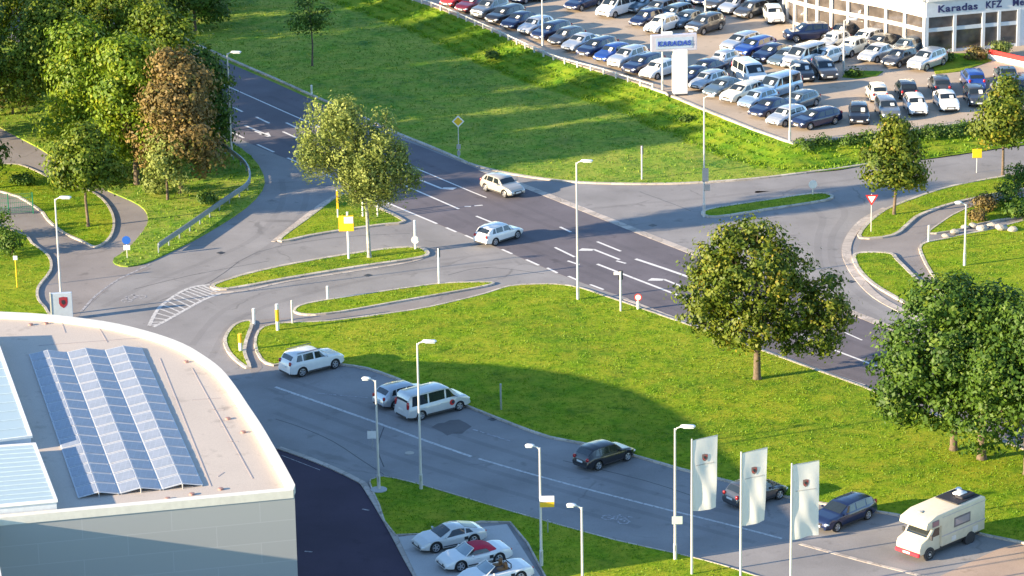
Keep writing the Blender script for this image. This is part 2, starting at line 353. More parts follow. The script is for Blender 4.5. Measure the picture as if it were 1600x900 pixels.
lawn('lawn', [(1440, 384), (1480, 374), (1540, 362), (1750, 330), (1750, 560), (1600, 560), (1500, 500), (1460, 435), (1443, 405)], kw=.22)
lawn('lawn', [(1452, 366), (1470, 350), (1500, 332), (1550, 318), (1750, 290), (1750, 318), (1560, 345), (1500, 360)], kw=.15)
# wide gutters and edge strips
b = MB()
b.ribbon(smooth(GP([(753, 265), (800, 284), (850, 303), (930, 335), (1010, 367), (1090, 398)]), 3), .75, 0, .034)
b.ribbon(GP([(1290, 473), (1345, 494), (1395, 514), (1460, 538)]), .8, 0, .034)
struct('gutter', b, M['gutter'])
b = MB()
b.ribbon(smooth(GP([(1452, 512), (1420, 492), (1370, 464), (1338, 430), (1323, 398), (1328, 372), (1350, 345), (1385, 326)]), 4), .7, 0, .05)
b.ribbon(smooth(GP([(427, 378), (470, 344), (508, 316), (526, 306)]), 3), .35, 0, .05)
b.ribbon(smooth(GP([(977, 468), (1063, 501), (1150, 532), (1263, 573), (1350, 603)]), 3), .35, 0, .05)
b.ribbon(smooth(GP([(330, 458), (380, 455), (450, 440), (560, 423), (640, 410), (664, 402)]), 3), .3, 0, .045)
b.ribbon(smooth(GP([(436, 701), (500, 724), (558, 751), (574, 766), (612, 830), (650, 900), (770, 1100)]), 3), .4, 0, .09)
b.ribbon(GP([(1120, 884), (1180, 898), (1250, 850)])[:0] or GP([(1250, 850), (1345, 876), (1440, 900), (1560, 934)]), .3, 0, .04)
struct('gutter', b, M['gutter'])
# ------------------------------------------------------------------ paint on the road
ZM = .027
def stripes(name, items, mat='mark', z=ZM):
    b = MB()
    for pts, wd in items: b.ribbon(smooth(GP(pts), 3) if len(pts) > 2 else GP(pts), wd, z, z)
    return struct(name, b, M[mat])
stripes('road_marking', [
 ([(100, 17), (338, 127), (400, 155), (472, 187), (560, 225), (647, 262), (737, 300), (760, 309)], .16),
 ([(590, 311), (640, 332), (683, 350)], .22), ([(630, 289), (717, 327)], .2),
 ([(993, 405), (1067, 430), (1180, 472)], .3), ([(933, 413), (1060, 462), (1180, 508)], .25), ([(1250, 523), (1280, 538), (1363, 570), (1480, 614)], .2),
 ([(1320, 520), (1347, 532)], .15)])
dash = [((400, 183), (421, 193)), ((398, 205), (420, 214)), ((447, 192), (466, 201)), ((442, 206), (464, 216)), ((402, 226), (428, 238)), ((449, 247), (476, 259)), ((365, 168), (379, 175)), ((357, 204), (381, 216)),
 ((697, 356), (713, 363)), ((727, 368), (743, 375)), ((784, 390), (800, 397)), ((822, 406), (842, 415)), ((855, 419), (871, 427)), ((888, 432), (902, 438)), ((922, 445), (943, 453)),
 ((875, 355), (892, 363)), ((867, 387), (898, 402)), ((933, 378), (970, 393)), ((744, 338), (771, 349)), ((497, 268), (520, 278)), ((887, 408), (905, 414)), ((726, 323), (736, 323)), ((741, 322), (754, 321)), ((963, 408), (978, 412))]
stripes('road_marking', [(list(d), .22) for d in dash])
stripes('centre_line', [([(430, 605), (510, 633), (600, 665), (668, 690), (737, 714)], .24), ([(748, 717), (830, 741), (930, 768), (1040, 796), (1130, 818), (1222, 842)], .2)], 'markh', .024)
stripes('parking_marking', [([(494, 615), (575, 622)], .13), ([(738, 671), (798, 690)], .16), ([(440, 712), (500, 735)], .06), ([(566, 796), (577, 798)], .14), ([(476, 862), (488, 863)], .14)], 'markw', .03)
stripes('cycle_path_line', [([(127, 487), (150, 462), (183, 438), (210, 425), (235, 413)], .2)], 'markw', .024)
b = MB()
_o = smooth([Vector((x, y, 0)) for x, y in ((233, 509), (248, 482), (275, 461), (300, 449), (328, 445))], 4); _i = smooth([Vector((x, y, 0)) for x, y in ((240, 511), (262, 500), (290, 484), (322, 467), (345, 459))], 4)
hat = [((p.x, p.y), (q.x, q.y)) for p, q in zip(_o[:-2], _i[2:])]
b.ribbon(smooth(GP([(233, 509), (248, 482), (275, 461), (300, 449), (328, 445)]), 4), .28, .02, .02)
b.ribbon(smooth(GP([(240, 511), (262, 500), (290, 484), (322, 467), (345, 459)]), 4), .28, .02, .02)
for a, c in hat: b.ribbon(GP([a, c]), .17, .0205, .0205)
struct('hatched_median', b, M['markh'])
def arrow(px, py, dx, dy, L=4.6, turn=0, mat='mark'):
    a = dirof(px, py, dx, dy); c = G(px, py); ca, sa = math.cos(a), math.sin(a)
    T = lambda x, y: (c.x + x * ca - y * sa, c.y + x * sa + y * ca, ZM)
    b = MB()
    b.add([T(-L / 2, -.12), (T(L / 2 - 1.3, -.12)), T(L / 2 - 1.3, .12), T(-L / 2, .12)], [(0, 1, 2, 3)])
    if turn == 0: b.add([T(L / 2 - 1.3, -.5), T(L / 2, 0), T(L / 2 - 1.3, .5)], [(0, 1, 2)])
    else: b.add([T(L / 2 - 1.3, -.12), T(L / 2 - .9, turn * .2), T(L / 2 - .5, turn * .55), T(L / 2 - .8, turn * 1.15), T(L / 2 - 1.5, turn * .3)], [(0, 1, 2, 3, 4)] if turn > 0 else [(4, 3, 2, 1, 0)])
    o = struct('arrow_marking', b, M[mat]); return o
arrow(403, 205, 20, 8.5); arrow(680, 291, 30, 12, turn=1); arrow(1050, 442, -30, -12, turn=1); arrow(940, 395, -28, -11, turn=1)
def bike(px, py, dx, dy, s=1.0):
    a = dirof(px, py, dx, dy); c = G(px, py); ca, sa = math.cos(a), math.sin(a)
    T = lambda x, y: (c.x + s * (x * ca - y * sa), c.y + s * (x * sa + y * ca), .022)
    b = MB()
    for x in (-.6, .6): b.ribbon([T(x + .36 * math.cos(k * .524), .36 * math.sin(k * .524)) for k in range(12)], .13, .022, .022, True)
    for q in (((-.6, 0), (-.2, .6), (.45, .6), (.6, 0)), ((-.2, .6), (.05, 0), (.45, .6)), ((-.6, 0), (.05, 0)), ((.45, .6), (.4, .85), (.65, .85)), ((-.3, .75), (-.05, .75))): b.ribbon([T(*p) for p in q], .12, .0225, .0225)
    struct('bicycle_marking', b, M['markw'])
bike(209, 467, 30, -8, 1.05); bike(962, 812, 30, 8, 1.0)
# tyre wear, tar seams and drains
def wear(items, mat, z):
    b = MB()
    for pts, wd in items: b.ribbon(smooth(GP(pts), 4), wd, z, z)
    struct('tyre_wear', b, M[mat])
wear([([(1180, 300), (1270, 305), (1320, 330), (1300, 370), (1305, 420), (1350, 465), (1420, 505)], .55), ([(1180, 312), (1250, 318), (1285, 340), (1278, 375), (1285, 425), (1330, 472), (1400, 513)], .55),
      ([(160, 480), (240, 440), (330, 405), (400, 370), (440, 320), (440, 280)], .5), ([(195, 490), (270, 455), (350, 420), (420, 385), (470, 335), (480, 295)], .5),
      ([(330, 560), (370, 500), (470, 462), (600, 432), (700, 420), (800, 410)], .5), ([(300, 540), (350, 485), (450, 448), (590, 420), (700, 405), (780, 395)], .5), ([(900, 330), (1000, 318), (1100, 310), (1300, 285), (1500, 255)], .5)], 'wear', .0135)
wear([([(420, 150), (640, 245), (800, 315), (1050, 415), (1400, 545)], .5), ([(420, 163), (640, 258), (800, 330), (1050, 428), (1400, 560)], .5), ([(420, 200), (620, 285), (800, 362), (1050, 468), (1400, 600)], .5), ([(420, 212), (620, 298), (790, 374), (1040, 477), (1380, 606)], .5)], 'wearm', .0212)
wear([([(440, 590), (620, 650), (800, 708), (1000, 765), (1230, 825)], .5), ([(430, 622), (620, 690), (800, 745), (1000, 800), (1180, 848)], .5), ([(430, 645), (620, 715), (800, 770), (1000, 825)], .5)], 'wears', .0172)
b = MB()
for pts in ([(430, 655), (470, 668), (520, 690), (566, 720), (600, 742)], [(700, 600), (735, 618)], [(880, 720), (1010, 752), (1090, 778)], [(600, 668), (590, 700), (600, 730)]): b.ribbon(smooth(GP(pts), 3), .07, .0177, .0177)
for pts in ([(210, 452), (300, 430), (420, 408)], [(1000, 300), (1060, 322), (1080, 330)], [(700, 430), (760, 418), (850, 428)], [(250, 470), (330, 440), (400, 395), (520, 372), (640, 365)]): b.ribbon(smooth(GP(pts), 3), .06, .0142, .0142)
struct('tar_seam', b, M['tar'])
for i, (x, y, l) in enumerate(((575, 430, 'in the road below the long island'), (345, 395, 'in the slip road below the crash barrier'), (1020, 352, 'in the side road mouth'), (770, 655, 'by the kerb behind the minibus'), (1330, 440, 'in the bend of the right slip road'))):
    b = MB(); b.box(G(x, y, .022), (.5, .5, .012), rz=dirof(x, y, 30, 9)); tag(b.build('drain_cover', M['dark']), 'dark iron drain cover ' + l, 'drain cover')
# kerb pads and covers
b = MB(); b.lathe(G(592, 768), (0, 0, 1), [(.1, .52), (.16, .52), (.17, .46)], 24); tag(b.build('foundation_ring', M['pad']), 'round pale concrete cover set in the small lawn at its pointed corner', 'cover')
b = MB(); b.lathe(G(640, 708), (0, 0, 1), [(.01, .3), (.024, .3)], 20); tag(b.build('manhole_cover', M['kerb']), 'small pale manhole cover in the shaded street beside the tall lamp', 'manhole cover')
# ------------------------------------------------------------------ vehicles
def lerp(a, b, t): return a + (b - a) * t
def interp(tab, x):
    if x <= tab[0][0]: return tab[0][1]
    for (x0, y0), (x1, y1) in zip(tab, tab[1:]):
        if x <= x1: return lerp(y0, y1, (x - x0) / (x1 - x0))
    return tab[-1][1]
PAINT = {}
def paint(name, col, metal=.35, rough=.28):
    if name not in PAINT: PAINT[name] = plain(name + ' car paint', col, rough, metal, 1.0, var=.03)
    return PAINT[name]
for nm, c, me in (('white', (.78, .78, .76), 0), ('silver', (.5, .53, .56), .45), ('grey', (.2, .215, .23), .45), ('dark grey', (.07, .075, .085), .4), ('black', (.012, .012, .015), 0),
                  ('navy', (.012, .022, .075), .3), ('blue', (.02, .07, .33), .35), ('dark red', (.16, .012, .02), .25), ('red', (.5, .03, .02), .1), ('beige', (.5, .42, .3), .4), ('light blue', (.3, .42, .55), .4), ('ivory', (.78, .73, .6), 0), ('slate', (.11, .16, .2), .35)): paint(nm, c, me)
paint('pale silver', (.6, .61, .6), .15); paint('warm silver', (.48, .45, .4), .3)
class Car:
    def __init__(s, L, W, H, hood, roof, wb, wr=.33, ov=.9, glass=None, slope=.16, roofnose=.0, zbot=.2, end=.8, sides=None, van=False):
        s.L, s.W, s.H, s.hood, s.roof, s.wb, s.wr, s.slope, s.zbot, s.end = L, W, H, hood, roof, wb, wr, slope, zbot, end
        s.xf = L / 2 - ov; s.xr = s.xf - wb; s.sides = sides; s.van = van
    def zh(s, x): return interp(s.hood, x)
    def zt(s, x):
        # rounded roof profile
        return max(s.zh(x) + .012, (interp(s.roof, x - .07) + interp(s.roof, x) * 2 + interp(s.roof, x + .07)) / 4)
    def hw(s, x):
        u = abs(2 * x / s.L); return s.W / 2 * (1 - (1 - s.end) * u ** 5)
    def edge(s, x):
        zh, zt, w = s.zh(x), s.zt(x), s.hw(x); fr = max(0, min(1, (zt - zh) / max(.1, s.H - zh)))
        return w * lerp(.84, .9 - s.slope, fr) if fr > .02 else w * .84, zt - .06 * fr
    def section(s, x):
        zh, zt, w = s.zh(x), s.zt(x), s.hw(x); zb = s.zbot + (.1 * (abs(2 * x / s.L)) ** 8)
        zs = zb + .08; arch = False; rr = s.wr + .055
        for xw in (s.xf, s.xr):
            d = abs(x - xw)
            if d < rr:
                za = s.wr + math.sqrt(rr * rr - d * d)
                if za > zs: zs = za; arch = True
        we, ze = s.edge(x); mid = max(zs + .03, lerp(zs, zh, .5))
        return [(0, zb), (w * .62, zb), (w * .64, zs) if arch else (w * .86, zb), (w * .985 if arch else w * .965, zs), (w * 1.0, mid), (w * .985, max(mid + .01, zh - .1)), (w * .93, max(mid + .02, zh - .015)), (we, ze), (we * .86, lerp(ze, zt, .8) if zt - zh > .1 else zt), (0, zt + .015)]
    def side(s, x, t, off=.012):
        w = s.hw(x); we, ze = s.edge(x); y0, z0 = w * .93, s.zh(x) - .015
        nn = Vector((0, ze - z0, y0 - we)); nn.normalize() if nn.length else None
        return Vector((x, lerp(y0, we, t), lerp(z0, ze, t))) + nn * off
    def build(s, name, color, label, cat, group=None, full=True, loc=(0, 0, 0), rz=0, roofcol=None, openTop=False, plate=True):
        root = empty(name, loc, rz, label, cat, group); L = s.L
        b = MB(); xs = set(np.linspace(-L / 2, L / 2, 46).round(3))
        for xw in (s.xf, s.xr):
            for k in (-1.0, -.93, -.7, .7, .93, 1.0): xs.add(round(xw + k * (s.wr + .054), 3))
        xs = sorted(xs); n = None; vs = []
        for x in xs:
            sec = s.section(x); full_ = [(y, z) for y, z in sec] + [(-y, z) for y, z in sec[-2:0:-1]]
            n = len(full_); vs += [(x, y, z) for y, z in full_]
        fs = []; mi = []
        for i in range(len(xs) - 1):
            for k in range(n):
                j = (k + 1) % n; fs.append((i * n + k, i * n + j, (i + 1) * n + j, (i + 1) * n + k)); mi.append(1 if k in (0, 1, 2, n - 1, n - 2, n - 3) else 0)
        fs += [tuple(range(n - 1, -1, -1)), tuple(range((len(xs) - 1) * n, len(xs) * n))]; mi += [0, 0]
        b.v = vs; b.f = fs; b.m = mi
        body = b.build('body', [PAINT[color], M['dark']], root, True, 38)
        for sl_ in body.material_slots: sl_.link = 'OBJECT'
        body.material_slots[0].material = PAINT[color]; body.material_slots[1].material = M['dark']
        # roof line points
        rx = [p[0] for p in s.roof]; cowl, rfront, rrear, deck = s.cowl, s.rf, s.rr, s.dk
        def patch(nm, fn, nu, nv, mat=M['glass']):
            q = MB(); q.v = [tuple(fn(i / nu, j / nv)) for i in range(nu + 1) for j in range(nv + 1)]
            q.f = [(i * (nv + 1) + j, (i + 1) * (nv + 1) + j, (i + 1) * (nv + 1) + j + 1, i * (nv + 1) + j + 1) for i in range(nu) for j in range(nv)]
            q.m = [0] * len(q.f); return q.build(nm, mat, root, True)
        def top(x, v, off=.014):
            we, ze = s.edge(x); zt = s.zt(x); a = abs(v)
            z = lerp(zt + .015, lerp(ze, zt, .8), a / .86) if a <= .86 else lerp(lerp(ze, zt, .8), ze, (a - .86) / .14)
            return Vector((x, we * v, z))
        if not openTop:
            def ws(u, v): x = lerp(cowl - .03, rfront + .05, u); p = top(x, lerp(-.93, .93, v)); p += Vector((.012, 0, .012)); return p
            patch('windscreen', ws, 8, 8)
            def rw(u, v): x = lerp(deck + .06, rrear - .05, u); p = top(x, lerp(.86, -.86, v)); p += Vector((-.012, 0, .012)); return p
            patch('rear_window', rw, 6, 6)
            for sg in (1, -1):
                q = MB()
                for (b0, b1, t0, t1) in s.sides:
                    k0 = len(q.v); nu, nv = 8, 4
                    for i in range(nu + 1):
                        for j in range(nv + 1):
                            t = lerp(.1, .9, j / nv); x = lerp(lerp(b0, t0, t), lerp(b1, t1, t), i / nu); p = s.side(x, t); q.v.append((p.x, p.y * sg, p.z))
                    for i in range(nu):
                        for j in range(nv):
                            f = (k0 + i * (nv + 1) + j, k0 + (i + 1) * (nv + 1) + j, k0 + (i + 1) * (nv + 1) + j + 1, k0 + i * (nv + 1) + j + 1); q.f.append(f if sg < 0 else f[::-1]); q.m.append(0)
                q.build('side_window', M['glass'], root, True)
        # wheels
        key = round(s.wr, 3)
        for xw in (s.xf, s.xr):
            for sg in (1, -1):
                r = s.wr; y = sg * (s.W / 2 - .03)
                if (key, sg) not in WHEEL:
                    q = MB(); q.lathe((0, 0, 0), (0, sg, 0), [(-.2, r * .62), (-.2, r * .93), (-.17, r), (-.04, r), (-.005, r * .93), (0, r * .68), (-.03, r * .66)], 22)
                    tm = q.mesh('tyre', M['black'], True); q = MB()
                    q.lathe((0, 0, 0), (0, sg, 0), [(-.08, r * .66), (-.01, r * .66), (-.005, r * .62), (-.035, r * .57), (-.04, r * .2), (-.02, r * .18), (-.015, r * .05)], 22)
                    for k in range(5):
                        an = k * 1.2566; q.box((0, 0, 0), (.001, .001, .001)); c_, s_ = math.cos(an), math.sin(an)
                        e = [(r * .12, -.05), (r * .62, -.035), (r * .62, .035), (r * .12, .05)]
                        q.add([(a * c_ - bb * s_, -.012 * sg, a * s_ + bb * c_) for a, bb in e] + [(a * c_ - bb * s_, -.05 * sg, a * s_ + bb * c_) for a, bb in e], [(0, 1, 2, 3), (0, 4, 5, 1), (2, 6, 7, 3)])
                    WHEEL[key, sg] = (tm, q.mesh('rim', M['chrome'], True))
                tm, rm = WHEEL[key, sg]
                t = bpy.data.objects.new('wheel', tm); COL.objects.link(t); t.parent = root; t.location = (xw, y, r)
                ri = bpy.data.objects.new('rim', rm); COL.objects.link(ri); ri.parent = t
        F = L / 2; zl = s.zh(F - .2)
        for sg in (1, -1):
            q = MB(); x = F - .17; y = s.hw(x) * .8; q.box((x, sg * y, zl - .16), (.3, .34, .15), rz=-sg * .55, bev=.06); q.build('headlight', M['hl'], root, True, 60)
            x = -F + .1; q = MB(); q.box((x, sg * s.hw(x) * .82, s.tlz), (.17, .2, s.tlh), rz=sg * .3, bev=.04); q.build('tail_light', M['tl'], root, True, 60)
        q = MB(); q.box((F - .015, 0, zl - .2), (.06, s.W * .42, .14), bev=.02); q.box((F - .012, 0, .36), (.06, s.W * .62, .13), bev=.02); q.build('grille', M['dark'], root)
        q = MB(); q.box((-F + .01, 0, .33), (.06, s.W * .66, .13), bev=.02); q.build('rear_bumper_trim', M['dark'], root)
        if plate:
            q = MB(); q.box((F + .018, 0, .47), (.02, .52, .12)); q.build('number_plate', M['plate'], root)
            q = MB(); q.box((-F - .012, 0, s.platez), (.03, .52, .12)); q.build('number_plate', M['plate'], root)
        if not full and not openTop:
            q = MB(); x = lerp(cowl, rfront, .35); z = s.zt(x); q.box((x + .03, .3, z + .05), (.3, .34, .02)); q.v = [(xx, yy, s.zt(xx) + (zz - z)) for xx, yy, zz in q.v]; q.build('price_card', M['plate'], root)
        if full:
            for sg in (1, -1):
                q = MB(); q.box((cowl - .28, sg * (s.W / 2 + .06), s.zh(cowl) + .06), (.13, .2, .14), bev=.05); o = q.build('wing_mirror', PAINT[color], root, True)
                q2 = MB()
                for zz, ww in ((lerp(.45, .6, .5), .012),): q2.box(((s.xf + s.xr) / 2, sg * (s.W / 2 + .001), .34), (s.wb - 2 * s.wr - .2, .03, .07), bev=.01)
                q2.build('sill_trim', M['dark'], root)
                q3 = MB()
                for dx in (.15, -.75): q3.box((.0 + dx, sg * (s.W / 2 - .006), s.zh(0) - .17), (.17, .03, .025), bev=.008)
                q3.build('door_handle', PAINT[color] if color != 'white' else M['chrome'], root)
        return root
WHEEL = {}
def mk(L, W, H, kind, **k):
    F = L / 2
    if kind == 'hatch':
        hood = [(-F, .62), (-F + .12, .84), (-F + .5, .98), (0, .95), (F - 1.1, .93), (F - .45, .82), (F - .1, .68), (F, .5)]
        roof = [(-F, .62), (-F + .12, .86), (-F + .22, 1.02), (-F + .62, H - .08), (-F + 1.2, H), (-.2, H), (.35, H - .04), (F - 1.15, .95), (F, .3)]
        c = dict(cowl=F - 1.2, rf=.42, rr=-F + .6, dk=-F + .2, sides=[(-.15, F - 1.45, -.15, .3), (-.28, -1.02, -.28, -.95), (-1.1, -F + .62, -1.05, -F + .85)], tlz=.84, tlh=.24, platez=.66)
    elif kind in ('suv', 'wagon'):
        up = .12 if kind == 'suv' else 0
        hood = [(-F, .62), (-F + .1, .92 + up), (-F + .5, 1.0 + up), (0, .96 + up), (F - 1.2, .97 + up), (F - .4, .9 + up), (F - .1, .75 + up), (F, .55)]
        roof = [(-F, .62), (-F + .1, .94 + up), (-F + .18, 1.05 + up), (-F + .5, H - .09), (-F + .9, H - .01), (-.4, H), (.25, H - .04), (F - 1.2, .98 + up), (F, .3)]
        c = dict(cowl=F - 1.28, rf=.32, rr=-F + .48, dk=-F + .16, sides=[(-.2, F - 1.55, -.2, .18), (-.33, -1.15, -.33, -1.12), (-1.24, -F + .5, -1.24, -F + .72)], tlz=.93 + up, tlh=.28, platez=.75)
    elif kind == 'sedan':
        hood = [(-F, .62), (-F + .1, .88), (-F + .9, .97), (0, .94), (F - 1.2, .93), (F - .4, .82), (F - .08, .66), (F, .5)]
        roof = [(-F, .6), (-F + .1, .89), (-F + .75, .985), (-F + 1.55, H - .05), (-.5, H), (.1, H - .02), (.35, H - .07), (F - 1.2, .95), (F, .3)]
        c = dict(cowl=F - 1.28, rf=.42, rr=-F + 1.5, dk=-F + .85, sides=[(-.2, F - 1.55, -.2, .28), (-.33, -F + 1.15, -.33, -F + 1.55)], tlz=.78, tlh=.17, platez=.62)
    elif kind == 'van':
        hood = [(-F, .62), (-F + .06, 1.0), (0, 1.06), (F - 1.0, 1.12), (F - .35, 1.0), (F - .08, .8), (F, .55)]
        roof = [(-F, .62), (-F + .06, 1.1), (-F + .2, H - .12), (-F + .45, H - .02), (0, H), (F - 1.9, H - .02), (F - 1.65, H - .1), (F - .85, 1.13), (F, .3)]
        c = dict(cowl=F - .92, rf=F - 1.68, rr=-F + .19, dk=-F + .05, sides=[(F - 1.95, F - 1.12, F - 1.95, F - 1.75), (F - 3.3, F - 2.08, F - 3.3, F - 2.08), (-F + .35, F - 3.42, -F + .45, F - 3.42)], tlz=1.15, tlh=.5, platez=.8)
    elif kind == 'coupe':
        hood = [(-F, .6), (-F + .12, .84), (-F + .6, .92), (-.6, .86), (.3, .82), (F - 1.2, .86), (F - .5, .76), (F - .1, .58), (F, .45)]
        roof = [(-F, .6), (-F + .12, .85), (-F + .35, .93), (-F + 1.5, H - .06), (-.35, H), (.05, H - .03), (.95, .85), (F, .3)]
        c = dict(cowl=.92, rf=.12, rr=-F + 1.5, dk=-F + .5, sides=[(-.65, .62, -.72, .05), (-1.25, -.75, -1.0, -.8)], tlz=.74, tlh=.12, platez=.5)
    elif kind == 'roadster':
        hood = [(-F, .6), (-F + .12, .84), (-F + .6, .9), (-.6, .86), (.3, .82), (F - 1.2, .86), (F - .5, .76), (F - .1, .58), (F, .45)]
        roof = [(-F, .3), (F, .3)]
        c = dict(cowl=.8, rf=.1, rr=-F + 1.5, dk=-F + .5, sides=[], tlz=.74, tlh=.12, platez=.5)
    cw = {k2: c.pop(k2) for k2 in ('cowl', 'rf', 'rr', 'dk', 'tlz', 'tlh', 'platez')}
    k.setdefault('wb', L * .6); k.setdefault('ov', L * .19)
    car = Car(L, W, H, hood, roof, sides=c['sides'], **k)
    for a, v in cw.items(): setattr(car, a, v)
    return car
TYPES = {
 'hatchback': mk(4.15, 1.78, 1.47, 'hatch'), 'small hatchback': mk(3.75, 1.68, 1.5, 'hatch'), 'estate car': mk(4.7, 1.82, 1.48, 'wagon'),
 'off-roader': mk(4.5, 1.86, 1.68, 'suv', wr=.36), 'saloon': mk(4.65, 1.82, 1.44, 'sedan'), 'minivan': mk(4.4, 1.82, 1.66, 'suv', wr=.33, slope=.1),
 'van': mk(5.0, 1.92, 1.9, 'van', wr=.34, slope=.08, end=.88, ov=.92, wb=3.05)}
PROTO = {}
def put(kind, color, px, py, dx, dy, label, z=0.0, group=None, full=False, name=None, cat='car'):
    """a vehicle whose footprint is centred on pixel (px, py), nose towards the pixel direction (dx, dy)"""
    loc = G(px, py, z); rz = dirof(px, py, dx, dy, z); key = (kind, full)
    if key not in PROTO:
        o = TYPES[kind].build(name or 'parked_car', color, label, cat, None, full); PROTO[key] = o
    else: o = copy_tree(PROTO[key]); o.name = name or 'parked_car'
    o['label'] = label; o['category'] = cat
    if group: o['group'] = group
    elif 'group' in o: del o['group']
    for ch in o.children:
        if ch.name.startswith('body') : ch.material_slots[0].material = PAINT[color]
        if ch.name.startswith('wing_mirror'):
            ch.material_slots[0].link = 'OBJECT'; ch.material_slots[0].material = PAINT[color]
        if ch.name.startswith('door_handle'):
            ch.material_slots[0].link = 'OBJECT'; ch.material_slots[0].material = PAINT[color]
    o.location = loc; o.rotation_euler = (0, 0, rz); return o
# cars in and beside the streets
v = put('off-roader', 'white', 487, 578, 80, -20, 'white sport utility car parked nose out at the corner of the big lawn', .016, full=True)
b = MB()
for sg in (1, -1): b.box((-.55, sg * .68, 1.7), (2.0, .05, .05), bev=.02)
b.build('roof_rail', M['chrome'], v, True)
put('hatchback', 'silver', 631, 629, 80, -20, 'silver blue hatchback half hidden behind the minibus', .016, full=True)
v = put('van', 'pale silver', 676, 644, 80, -20, 'pale silver minibus with a round emblem on its front door, parked in the shaded street', .016, full=True, name='minibus', cat='minibus')
b = MB(); b.lathe((.95, -.972, .78), (0, -1, 0), [(0, .2), (.012, .2)], 20); e = b.build('door_emblem', M['red'], v)
b = MB(); b.lathe((1.02, -.986, .8), (0, -1, 0), [(0, .12), (.006, .12)], 16); b.build('emblem_disc', M['dark'], e)
put('hatchback', 'black', 944, 723, 80, -26, 'black hatchback alone in the middle of the shaded street', .016, full=True)
put('hatchback', 'dark grey', 1180, 782, 80, -24, 'dark grey car half hidden behind the middle flag', .016, full=True)
put('estate car', 'navy', 1317, 816, -80, 32, 'dark blue estate car parked between the right flag and the camper', .016, full=True)
put('hatchback', 'warm silver', 785, 301, 80, 27, 'silver beige compact car coming down the main road', .02, full=True, name='car')
put('hatchback', 'white', 779, 376, 80, -26, 'white hatchback turning off the main road in the junction', .02, full=True, name='car')
